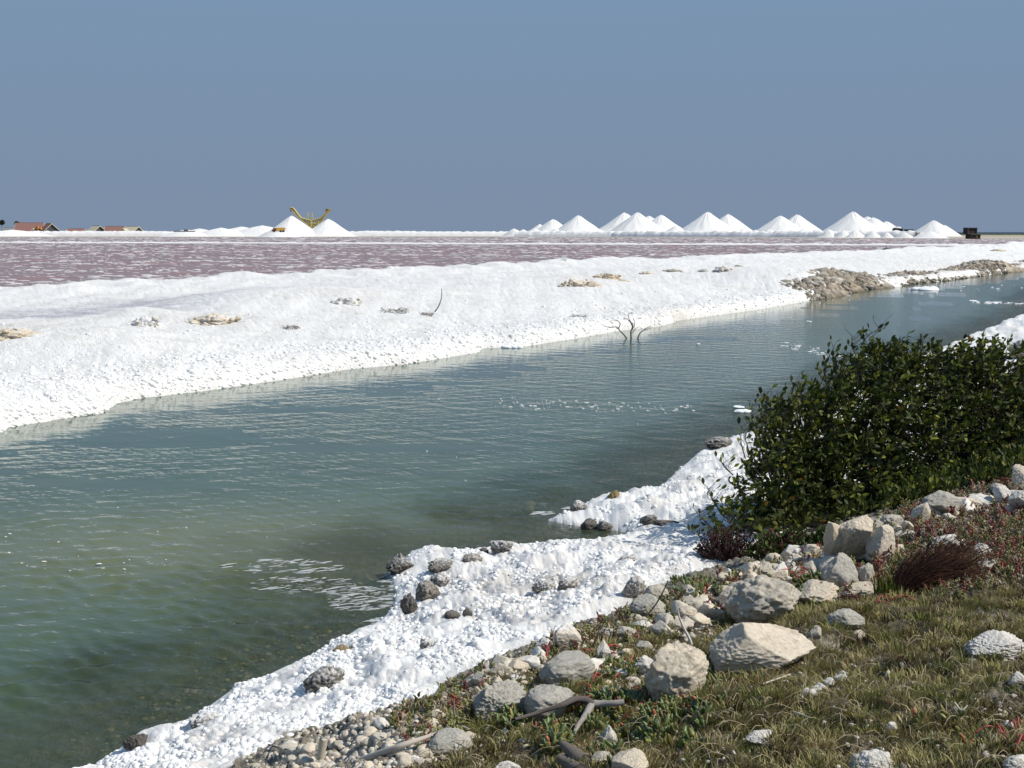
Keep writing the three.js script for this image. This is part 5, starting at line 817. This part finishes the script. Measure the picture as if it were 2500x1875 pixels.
{ // the dark wind-swept grass tuft
  const r = rng(93), root = onGround(2215, 1448), g = base('grass_tuft', root, 'big dark reddish-brown grass tuft swept sideways by the wind', 'grass tuft'), k = -root.z / F, dark = [], green = [];
  const blade = (b, dir, len, drop, w) => { const P = [], I = [], n = 6, side = V(dir.z, 0, -dir.x).normalize().multiplyScalar(w / 2).add(V(0, w * 0.3, 0)); for (let i = 0; i <= n; i++) { const t = i / n, c = b.clone().add(V(dir.x * len * t, dir.y * len * t - drop * len * t * t, dir.z * len * t)), s = 1 - t * 0.85; P.push(c.x - side.x * s, c.y - side.y * s, c.z - side.z * s, c.x + side.x * s, c.y + side.y * s, c.z + side.z * s); if (i < n) { const a = i * 2; I.push(a, a + 1, a + 2, a + 2, a + 1, a + 3); } } const q = new THREE.BufferGeometry(); q.setAttribute('position', new THREE.Float32BufferAttribute(P, 3)); q.setIndex(I); q.computeVertexNormals(); return q; };
  for (let i = 0; i < 2000; i++) { const b = V((r() - 0.4) * 120 * k, 0, (r() - 0.5) * 0.22), lift = r(), dir = V(lerp(0.3, 0.95, r()), lerp(0.35, 1.25, lift), (r() - 0.5) * 0.6), len = lerp(90, 230, r()) * k; dark.push(blade(b, dir, len, lerp(0.3, 0.8, r()) * lerp(0.5, 1, lift), 0.0045)); }
  for (let i = 0; i < 110; i++) { const b = V((r() - 0.5) * 50 * k - 60 * k, 0, 0.06 + (r() - 0.5) * 0.12); green.push(blade(b, V(lerp(-0.55, 0.15, r()), 1, (r() - 0.5) * 0.5), lerp(40, 85, r()) * k, 0.25, 0.006)); }
  const third = Math.floor(dark.length / 3), bm = (a, b, c) => new THREE.MeshPhysicalMaterial({ color: lin(a, b, c), roughness: 0.85, specularIntensity: 0.15, side: THREE.DoubleSide });
  part('blades', mergeGeometries(dark.slice(0, third)), bm(0.06, 0.024, 0.018), g).userData.kind = 'stuff'; part('blades', mergeGeometries(dark.slice(third, 2 * third)), bm(0.10, 0.05, 0.025), g).userData.kind = 'stuff'; part('blades', mergeGeometries(dark.slice(2 * third)), bm(0.03, 0.016, 0.014), g).userData.kind = 'stuff';
  part('green_blades', mergeGeometries(green), bm(0.12, 0.15, 0.03), g).userData.kind = 'stuff';
  const r2 = rng(95), root2 = onGround(2475, 1412), g2 = base('grass_tuft', root2, 'smaller dark grass tuft cut by the frame edge', 'grass tuft'), d2 = []; for (let i = 0; i < 420; i++) d2.push(blade(V((r2() - 0.5) * 50 * k, 0, (r2() - 0.5) * 0.1), V(lerp(0.2, 1, r2()), lerp(0.1, 0.6, r2()), (r2() - 0.5) * 0.6), lerp(50, 130, r2()) * k, lerp(0.3, 0.7, r2()), 0.0045));
  part('blades', mergeGeometries(d2), bm(0.05, 0.03, 0.022), g2).userData.kind = 'stuff';
}
// short matted grass, purslane and fat-leaved succulents over the bank
{
  const r = rng(97);
  function tuft(n, h, spread, bw) { const gs = []; for (let i = 0; i < n; i++) { const a = r() * 6.283, q = Math.sqrt(r()) * spread, x = Math.cos(a) * q, z = Math.sin(a) * q, l = h * lerp(0.45, 1.15, r()), lean = lerp(0.2, 1.2, r()), la = a + (r() - 0.5) * 2, dx = Math.cos(la) * lean + 0.15, dz = Math.sin(la) * lean, w = bw * lerp(0.7, 1.3, r()), P = [x - w, 0, z, x + w, 0, z, x + dx * l * 0.4 - w * 0.7, l * 0.55, z + dz * l * 0.4, x + dx * l * 0.4 + w * 0.7, l * 0.55, z + dz * l * 0.4, x + dx * l, l * 0.85, z + dz * l]; const gq = new THREE.BufferGeometry(); gq.setAttribute('position', new THREE.Float32BufferAttribute(P, 3)); gq.setIndex([0, 1, 2, 2, 1, 3, 2, 3, 4]); gq.computeVertexNormals(); gs.push(gq); } return mergeGeometries(gs); }
  function sprig(n, h) { const gs = []; for (let i = 0; i < n; i++) { const f = new THREE.IcosahedronGeometry(1, 0); f.deleteAttribute('uv'); f.scale(0.0035, 0.011, 0.0035); const t = i / n; f.rotateZ((r() - 0.5) * 2.2); f.rotateX((r() - 0.5) * 2.2); f.translate((r() - 0.5) * 0.02 + t * 0.012, 0.006 + t * h, (r() - 0.5) * 0.02); gs.push(f); } return mergeGeometries(gs); }
  function fatLeaf() { const f = new THREE.IcosahedronGeometry(1, 1); f.deleteAttribute('uv'); f.scale(0.0085, 0.024, 0.006); f.translate(0, 0.02, 0); return f; }
  const tufts = [tuft(30, 0.034, 0.03, 0.0019), tuft(36, 0.026, 0.042, 0.0018), tuft(20, 0.048, 0.022, 0.0017), tuft(32, 0.018, 0.05, 0.0022)], sprigs = [sprig(11, 0.05), sprig(14, 0.035)];
  const grass = tufts.map(() => []), purs = sprigs.map(() => []), fat = [];
  const stems = [];
  const inEllipse = (px, py, x, y, a, b) => ((px - x) / a) ** 2 + ((py - y) / b) ** 2;
  for (let i = 0; i < 150000; i++) {
    const z = -1 / lerp(1 / 2.6, 1 / 14, Math.sqrt(r())), x = lerp(-0.42, 0.62, r()) * -z * 1.05 + (r() - 0.5) * 0.2;
    const t = crest.at(x, z); if (t < -0.28) continue;
    const y = nearLand(x, z).h, [px, py] = project(x, y, z); if (px < 450 || px > 2900 || py > 2150 || py < 1120) continue;
    const patch = fbm2(x * 1.6, z * 1.6, 3), patch2 = n2(x * 4 + 7, z * 4), nudge = 60 * n2(x * 3, z * 3);
    const red = Math.max(ss(1460, 1380, py + nudge) * ss(2080, 2200, px + nudge), 0.45 * ss(0.3, 0.05, t + 0.12 * patch2), 0.8 * ss(1.2, 0.5, inEllipse(px, py, 1980, 1420, 200, 60)), 0.6 * ss(1.2, 0.5, inEllipse(px, py, 1720, 1500, 120, 50)));
    const bare = Math.max(ss(1.1, 0.7, inEllipse(px, py, 800, 1860, 260, 90)), 0.85 * ss(1.1, 0.5, inEllipse(px, py, 1540, 1640, 80, 36)), 0.8 * ss(1.2, 0.5, inEllipse(px, py, 2130, 1860, 90, 50)), 0.7 * ss(1.2, 0.5, inEllipse(px, py, 2480, 1690, 60, 130)), 0.6 * ss(1.2, 0.6, inEllipse(px, py, 1690, 1505, 90, 60)), 0.65 * ss(1.2, 0.6, inEllipse(px, py, 1220, 1660, 90, 60)), 0.6 * ss(1.2, 0.6, inEllipse(px, py, 1950, 1400, 160, 60)), 0.5 * ss(1.2, 0.6, inEllipse(px, py, 2120, 1330, 120, 60)));
    if (r() < bare) continue;
    if (r() < 0.5 * ss(0.2, -0.35, patch)) continue;
    if (r() < red) {
      if (r() < (px < 2080 ? 0.68 : 0.5)) continue;
      const v = r(), k = lerp(0.6, 1.3, r()), c = v < (px < 2080 ? 0.12 : 0.24) ? lin(0.27 * k, 0.07 * k, 0.055 * k) : v < 0.58 ? lin(0.2 * k, 0.2 * k, 0.06 * k) : v < 0.8 ? lin(0.2 * k, 0.14 * k, 0.075 * k) : lin(0.42 * k, 0.34 * k, 0.24 * k), s = lerp(0.8, 1.5, r());
      purs[i % 2].push({ p: V(x, y - 0.004, z), q: quat((r() - 0.5) * 0.8, r() * 6.283, (r() - 0.5) * 0.8), s: V(s, s * lerp(0.7, 1.4, r()), s), c }); continue;
    }
    if (t < 0) continue; if (r() < 0.52) continue;
    const dry = clamp(0.5 + 0.9 * patch + 0.3 * (r() - 0.5), 0, 1), k = lerp(0.65, 1.25, r()), g0 = r() < 0.14 + 0.25 * Math.max(0, patch2) ? [0.2, 0.235, 0.06] : [lerp(0.25, 0.48, dry), lerp(0.245, 0.41, dry), lerp(0.085, 0.2, dry)], v = r();
    const c = v < 0.1 ? [0.46, 0.37, 0.24] : v < 0.18 ? [0.16, 0.085, 0.05] : v < 0.24 ? [0.07, 0.05, 0.03] : g0;
    const clump = n2(x * 7.5, z * 7.5); if (clump < -0.45 && r() < 0.75) continue;
    const s = lerp(0.65, 1.25, r()) * lerp(0.65, 1.45, ss(-0.5, 0.6, clump)), j = Math.floor(r() * 4);
    grass[j].push({ p: V(x, y - 0.006, z), q: quat((r() - 0.5) * 0.5, (r() - 0.5) * 2.4, (r() - 0.5) * 0.5), s: V(s, s * lerp(0.7, 1.3, r()), s), c: lin(c[0] * k, c[1] * k, c[2] * k) });
  }
  for (const [x0, y0, a, b, n] of [[1680, 1700, 100, 60, 260], [1500, 1760, 130, 60, 420], [1620, 1790, 110, 50, 200], [1350, 1810, 55, 36, 200], [1520, 1650, 60, 26, 160], [1240, 1765, 60, 24, 90], [1480, 1860, 40, 20, 60], [1980, 1440, 60, 30, 90], [1690, 1440, 70, 22, 200], [2300, 1800, 120, 60, 60]]) for (let i = 0; i < n; i++) {
    const q = Math.sqrt(r()), f = r() * 6.283, p = onGround(x0 + Math.cos(f) * a * q, y0 + Math.sin(f) * b * q), k = lerp(0.7, 1.25, r()), v = r();
    const c = v < 0.62 ? lin(0.10 * k, 0.135 * k, 0.035 * k) : v < 0.82 ? lin(0.18 * k, 0.17 * k, 0.04 * k) : v < 0.92 ? lin(0.30 * k, 0.10 * k, 0.05 * k) : lin(0.07 * k, 0.12 * k, 0.06 * k);
    if (r() < 0.4 || n2(p.x * 6, p.z * 6) < -0.15) continue;
    for (let j = 0; j < 3; j++) fat.push({ p: V(p.x + (r() - 0.5) * 0.02, p.y + r() * 0.025, p.z + (r() - 0.5) * 0.02), q: along(V(r() - 0.5, 0.25 + r() * 0.5, r() - 0.5), r() * 6), s: V(1, 1, 1).multiplyScalar(lerp(0.5, 1.25, r())), c });
  }
  const bladeMat = new THREE.MeshPhysicalMaterial({ color: lin(1, 1, 1), roughness: 0.75, side: THREE.DoubleSide, transmission: 0.25, thickness: 0, specularIntensity: 0.3 });
  grass.forEach((l, i) => scatter('grass', tufts[i], bladeMat, l, scene, ['short matted olive and dry grass on the near bank', 'flat tangled dry grass on the near bank', 'longer thin grass stalks on the near bank', 'low moss-like grass on the near bank'][i]));
  const pm = std(1, 1, 1, 0.6); purs.forEach((l, i) => scatter('ground_cover', sprigs[i], pm, l, scene, ['reddish and green purslane creeping over the crest and slope', 'low purslane sprigs mixed with red stems on the crest'][i]));
  scatter('succulent_leaves', fatLeaf(), std(1, 1, 1, 0.45), fat, scene, 'fat green and yellow succulent leaves around the driftwood and boulders', 'succulents');
  // red creeping stems
  for (const [x0, y0, x1, y1, n, label] of [[1420, 1595, 1490, 1660, 16, 'dark red creeping stems between the flat slab and the white upright stone'], [1440, 1660, 1560, 1720, 14, 'orange-red creeping stems among the fat green leaves'], [1560, 1690, 1660, 1740, 12, 'red creeping stems at the foot of the squarish boulder'], [2060, 1450, 2200, 1480, 22, 'bright red creeping stems over the flat pale stone by the dark tuft'], [1990, 1470, 2030, 1485, 5, 'two bright red runners below the long low cream stone'], [2400, 1370, 2470, 1400, 12, 'red stems by the flat white stone under the white wedge'], [2440, 1770, 2500, 1830, 14, 'red stems near the corner of the frame'], [1900, 1370, 2010, 1410, 16, 'thin reddish stems on the slope under the bush']]) {
    const gs = []; for (let i = 0; i < n; i++) { const a = onGround(lerp(x0, x1, r()), lerp(y0, y1, r())), d = r() * 6.283, l = lerp(0.04, 0.13, r()), m = V(a.x + Math.cos(d) * l * 0.5 + (r() - 0.5) * 0.03, 0, a.z + Math.sin(d) * l * 0.5), e = V(a.x + Math.cos(d) * l, 0, a.z + Math.sin(d) * l); m.y = groundAt(m.x, m.z) + 0.025 + r() * 0.02; e.y = groundAt(e.x, e.z) + 0.012; a.y += 0.008; gs.push(tube(bend([a, m, e], 5), 0.0035, 5)); }
    top('creeping_stems', clean(gs), std(0.34, 0.055, 0.045, 0.6), null, label, 'plant', null, 'stuff');
  }
  // dry straws and twigs lying about
  const straws = []; for (let i = 0; i < 380; i++) { const a = onGround(lerp(1000, 2500, r()), lerp(1560, 1880, r())); if (crest.at(a.x, a.z) < 0) continue; const d = r() * 6.283, l = lerp(0.03, 0.13, r()), e = V(a.x + Math.cos(d) * l, 0, a.z + Math.sin(d) * l * 0.6); e.y = groundAt(e.x, e.z) + lerp(0.02, 0.05, r()); a.y += 0.03; straws.push(tube(bend([a, a.clone().lerp(e, 0.5).add(V(0, 0.02, 0)), e], 4), 0.0014, 4, false)); }
  top('straw', clean(straws), std(0.4, 0.33, 0.22, 0.9), null, 'dry pale straws lying over the grass', 'straw', null, 'stuff');
}

// ---------- driftwood and sticks ----------
function sticks(name, label, cat, limbs, mat) {                // limbs: [[px, py, lift], ...] with end radii, each a part of its own
  let pos = null, g; for (const [pname, pts, r0, r1, own] of limbs) { const P = pts.map(([x, y, lift, depth]) => { if (depth > 12) return atDepth(x, y, depth); if (depth) return atDepth(x, y, -onGround(pts[0][0], pts[0][1]).z - 0.05); const p = onGround(x, y); return atDepth(x, y, -p.z - (lift + 0.035) * 2.4); }); if (!g) { pos = P[0].clone(); g = base(name, pos, label, cat); } const c = bend(P.map((p) => p.sub(pos)), 14), R_ = c.map((_, i) => lerp(r0, r1, i / 14) * (1 + 0.12 * n2(i * 0.9, r0 * 900))); part(pname, tube(c, R_, 8), own ?? mat, g); }
  return g;
}
sticks('driftwood', 'forked grey driftwood branch lying across the lower slab and the grass', 'driftwood', [['dark_limb', [[1256, 1756, 0.02], [1310, 1741, 0.02], [1370, 1722, 0.02], [1408, 1706, 0.02], [1432, 1710, 0.02], [1446, 1722, 0.01]], 0.006, 0.019, darkWood], ['pale_limb', [[1440, 1718, 0.01], [1470, 1718, 0.01], [1500, 1717, 0.01], [1524, 1714, 0.01]], 0.017, 0.013], ['fork', [[1444, 1720, 0.01], [1430, 1745, 0.01], [1412, 1770, 0.01], [1400, 1792, 0]], 0.017, 0.007]], greyWood);
sticks('dead_twig', 'white curved twig rising from behind the squarish pitted boulder', 'twig', [['stem', [[1690, 1586, 0, 6.1], [1684, 1562, 0, 6.12], [1668, 1530, 0, 6.15], [1657, 1502, 0, 6.2], [1656, 1488, 0, 6.2]], 0.009, 0.003]], whiteWood);
sticks('dead_twig', 'thin dark straight stick leaning over the grey rock at the salt edge', 'twig', [['stem', [[1570, 1512, 0, 7.3], [1598, 1480, 0, 7.3], [1620, 1442, 0, 7.35], [1631, 1418, 0, 7.4]], 0.005, 0.003]], darkWood);
sticks('dead_twig', 'dark curved root bending between the two smooth slabs', 'twig', [['stem', [[1318, 1640, 0.0, 5.75], [1314, 1658, 0, 5.6], [1322, 1675, 0, 5.5], [1352, 1680, 0, 5.4], [1376, 1678, 0, 5.4], [1400, 1692, 0, 5.35]], 0.006, 0.004], ['branch', [[1300, 1690, 0, 5.45], [1302, 1662, 0, 5.5], [1312, 1652, 0, 5.55]], 0.004, 0.003], ['branch', [[1372, 1680, 0, 5.4], [1390, 1674, 0, 5.4], [1412, 1690, 0, 5.3]], 0.004, 0.002]], darkWood);
sticks('dead_twig', 'thin pale curved twig standing at the grass edge above the light slab', 'twig', [['stem', [[1148, 1782, 0, 5.0], [1122, 1768, 0, 5.0], [1110, 1742, 0, 5.0], [1108, 1712, 0, 5.0]], 0.005, 0.003]], greyWood);
sticks('dead_twig', 'long thick pale stick lying through the gravel', 'twig', [['stem', [[880, 1858, 0.02], [940, 1835, 0.02], [980, 1820, 0.02], [1040, 1800, 0.02], [1100, 1780, 0.02]], 0.016, 0.007]], std(0.46, 0.41, 0.35));
sticks('dead_twig', 'short pale stump of wood standing upright in the gravel', 'twig', [['stem', [[782, 1854, 0, 5.3], [786, 1830, 0, 5.3], [790, 1805, 0, 5.3]], 0.017, 0.019]], std(0.52, 0.46, 0.36));
sticks('dead_twig', 'thin dark stick lying on the salt near the rubble', 'twig', [['stem', [[656, 1818, 0.04], [676, 1824, 0.03], [702, 1830, 0.03]], 0.005, 0.004]], darkWood);
sticks('dead_twig', 'straight pale bamboo-like stick lying in the grass below the row of white lumps', 'twig', [['stem', [[1862, 1650 + 20, 0.05], [1930, 1646, 0.05]], 0.004, 0.003], ['branch', [[1938, 1738, 0.04], [1978, 1752, 0.05]], 0.004, 0.002]], std(0.5, 0.44, 0.33));
sticks('dead_twig', 'forked pale stick on the grass near the frame edge', 'twig', [['stem', [[2330, 1715, 0.04], [2348, 1734, 0.04], [2362, 1722, 0.05]], 0.004, 0.003]], std(0.5, 0.44, 0.33));
sticks('driftwood_stump', 'weathered grey-brown driftwood stump at the lower frame edge', 'driftwood', [['upper_piece', [[1372, 1815, 0.03], [1395, 1835, 0.03], [1425, 1862, 0.02]], 0.014, 0.036], ['lower_piece', [[1366, 1850, 0.02], [1392, 1868, 0.02], [1420, 1890, 0.0]], 0.018, 0.036]], std(0.27, 0.23, 0.19, 0.9, { bumpMap: scaled(grainTex, 10), bumpScale: 0.01 }));
{ // dead shrub standing in the canal near the far bank
  const o = onPlane(1541, 826, 0), D = -o.z, P = (x, y, dz = 0) => atDepth(x, y, D + dz);
  const g = base('dead_shrub', o, 'bare dead shrub standing in the water at the far bank', 'dead shrub'), add = (pts, a_, b_, a = a_ * 0.55, b = b_ * 0.6) => part('branch', tube(bend(pts.map(([x, y, z]) => P(x, y, z ?? 0).sub(o)), 8), [a, ...Array(7).fill(0).map((_, i) => lerp(a, b, (i + 1) / 8)), b], 5), std(0.2, 0.17, 0.15), g);
  add([[1530, 826], [1524, 818], [1514, 808], [1505, 798], [1485, 800], [1466, 790]], 0.05, 0.012); add([[1510, 802], [1514, 790], [1506, 782], [1490, 782]], 0.03, 0.01); add([[1541, 826], [1540, 810], [1545, 795], [1536, 780], [1534, 768]], 0.055, 0.012); add([[1543, 806], [1550, 790], [1546, 776]], 0.03, 0.01); add([[1545, 800], [1538, 786], [1528, 776]], 0.025, 0.008); add([[1557, 826], [1562, 814], [1574, 804], [1588, 796]], 0.045, 0.012); add([[1572, 806], [1582, 804], [1590, 799]], 0.02, 0.008); add([[1541, 815], [1552, 802], [1562, 797]], 0.025, 0.008);
}
{ // dead brush on the salt plain
  for (const [px, py, w, h, label, seed] of [[966, 766, 66, 20, 'flat heap of grey dead brush on the white plain', 3], [1042, 772, 30, 12, 'small dark tangle of brush beside the curved stick', 4], [1412, 778, 46, 12, 'thin line of dark dead brush near the far waterline', 5], [712, 806, 36, 14, 'little grey tangle lying on the white plain towards the houses', 8]]) {
    const r = rng(seed), o = onGround(px, py, true), k = -o.z / F, g = base('brush_pile', o, label, 'brush'), gs = []; for (let i = 0; i < 46; i++) { const a = V((r() - 0.5) * w * k, r() * h * k * 0.5, (r() - 0.5) * 0.5), d = V((r() - 0.5) * w * k * 0.5, (r() - 0.3) * h * k * 0.6, (r() - 0.5) * 0.4), m = a.clone().addScaledVector(d, 0.5).add(V(0, 0.03, 0)); gs.push(tube(bend([a, m, a.clone().add(d)], 4), [0.013, 0.011, 0.009, 0.007, 0.004], 4)); } part('twigs', clean(gs), std(0.3, 0.28, 0.26), g).userData.kind = 'stuff';
  }
  const o = onGround(1060, 764, true), D = -o.z; sticks('dead_twig', 'thin dark curved stick standing on the white plain', 'twig', [['stem', [[1060, 764, 0, D], [1072, 745, 0, D], [1078, 725, 0, D], [1078, 704, 0, D]], 0.022, 0.01]], darkWood);
}

// ---------- things in the water ----------
{ // green bottle
  const p = onPlane(1592, 1200, 0.0), k = -p.z / F, g = base('bottle', V(p.x, 0.035, p.z), 'green plastic bottle at the water edge of the salt spit', 'bottle'); g.rotation.set(0, 0.35, Math.PI / 2 - 0.1);
  const prof = [[0, 0], [0.03, 0.004], [0.036, 0.02], [0.036, 0.15], [0.03, 0.18], [0.015, 0.21], [0.013, 0.235]].map(([a, b]) => new THREE.Vector2(a, b - 0.1)); part('body', new THREE.LatheGeometry(prof, 20), new THREE.MeshPhysicalMaterial({ color: lin(0.02, 0.2, 0.07), roughness: 0.2 }), g); const c = new THREE.CylinderGeometry(0.016, 0.016, 0.02, 14); c.translate(0, 0.145, 0); part('cap', c, std(0.03, 0.15, 0.06, 0.4), g);
}
{ // floating foam
  const r = rng(101), foamMat = std(0.82, 0.83, 0.84, 0.8);
  const blob = (seed, w, d, h, n = 14) => { const rr = rng(seed), gs = []; for (let i = 0; i < n; i++) { const s = new THREE.SphereGeometry(1, 10, 6); const q = lerp(0.25, 0.55, rr()); s.scale(w * q * 0.6, h * lerp(0.6, 1.2, rr()), d * q * 0.6); s.translate((rr() - 0.5) * w * 0.7, 0, (rr() - 0.5) * d * 0.7); gs.push(s); } return mergeGeometries(gs); };
  [[1802, 994, 30, 'smaller of two white foam clumps floating beside the bush'], [1812, 1004, 40, 'larger of two white foam clumps floating beside the bush'], [1975, 785, 14, 'tiny white foam clump in the open water above the bush'], [1705, 840, 10, 'white speck of foam in the middle of the canal'], [2376, 735, 20, 'white foam clump in the open water near the frame edge'], [2262, 708, 70, 'long white foam patch by the sandy bank'], [2226, 707, 18, 'small foam clump next to the long foam patch'], [1452, 795, 18, 'grey-white salt lump at the water near the dead shrub'], [1250, 848, 50, 'low white salt lump in the notch of the far waterline']].forEach(([px, py, w, label], i) => { const p = onPlane(px, py, 0.01), k = -p.z / F; top('foam_clump', blob(i + 5, w * k, w * k * 0.8, Math.max(0.02, w * k * 0.11)), foamMat, p, label, 'foam'); });
  const fleck = new THREE.SphereGeometry(1, 8, 5), list = [];
  const run = (n, x0, y0, x1, y1, sp, l0, l1) => { for (let i = 0; i < n; i++) { const t = r(), p = onPlane(lerp(x0, x1, t) + (r() - 0.5) * 20, lerp(y0, y1, t) + (r() - 0.5) * sp, 0.004), k = -p.z / F, l = lerp(l0, l1, r() ** 2) * k; if (shore.at(p.x, p.z) > 0) continue; list.push({ p, q: quat(0, 0.15 + (r() - 0.5) * 0.5, 0), s: V(l, 0.003 + 0.0004 * -p.z, l * lerp(0.12, 0.4, r())) }); } };
  run(90, 1200, 985, 1700, 1000, 26, 1, 7); run(70, 1900, 840, 2120, 880, 16, 1, 8); run(40, 1950, 735, 2500, 690, 26, 1, 5); run(36, 2380, 738, 2500, 742, 5, 3, 12); run(16, 0, 1330, 500, 1400, 90, 2, 8); run(24, 100, 1300, 1700, 900, 300, 1, 3);
  scatter('foam_flecks', fleck, foamMat, list, scene, 'white flecks of foam drifting on the canal', 'foam');
  // froth where the salt shore dips into the shallow water
  const froth = []; const pool = (n, x, y, a, b) => { for (let i = 0; i < n; i++) { const f = r() * 6.283, q = Math.sqrt(r()), p = onPlane(x + Math.cos(f) * a * q, y + Math.sin(f) * b * q, 0.002); const k = -p.z / F, s = lerp(2, 11, r() ** 2) * k; froth.push({ p, q: quat(0, r() * 0.6, 0), s: V(s * lerp(1.2, 3, r()), 0.003 + s * 0.03, s * lerp(0.15, 0.5, r())) }); } };
  pool(150, 880, 1462, 80, 30); pool(60, 960, 1420, 30, 24); pool(110, 690, 1383, 150, 18); pool(110, 740, 1428, 130, 22); pool(50, 950, 1518, 50, 12); pool(40, 920, 1540, 40, 8); pool(70, 1075, 1362, 90, 9); pool(26, 1400, 1240, 20, 5); pool(26, 1325, 1252, 26, 4);
  scatter('froth', fleck, std(0.62, 0.64, 0.66, 0.7, { transparent: true, opacity: 0.55 }), froth, scene, 'thin greyish froth in the shallows beside the dark trio of rocks', 'foam');
  // wind-blown foam on the pink lake
  const lakeFoam = []; for (let i = 0; i < 30000; i++) { const z = -lerp(45, 640, r() ** 1.5), x = lerp(-0.5, 0.5, r()) * -z; if (lake.at(x, z) < 0.5) continue; const rad = -z, w = n2(x / 20, z / 14), s = lerp(0.12, 0.6, r() ** 2.2) * lerp(0.9, 2.6, ss(60, 500, rad)); if (w + r() < 0.3) continue; lakeFoam.push({ p: V(x, LAKE, z), q: quat(0, (r() - 0.5) * 0.7, 0), s: V(s * lerp(0.7, 1.3, r()), 0.02 + 0.035 * r() + rad * 0.00007, s * 0.3), c: (() => { const k = lerp(0.42, 0.95, r()); return lin(k, k * 0.96, k * 0.96); })() }); }
  scatter('foam_streaks', fleck, std(0.8, 0.8, 0.8, 0.8), lakeFoam, scene, 'white wind-blown foam streaks over the pink lake', 'foam');
}
renderer.render(scene, camera);
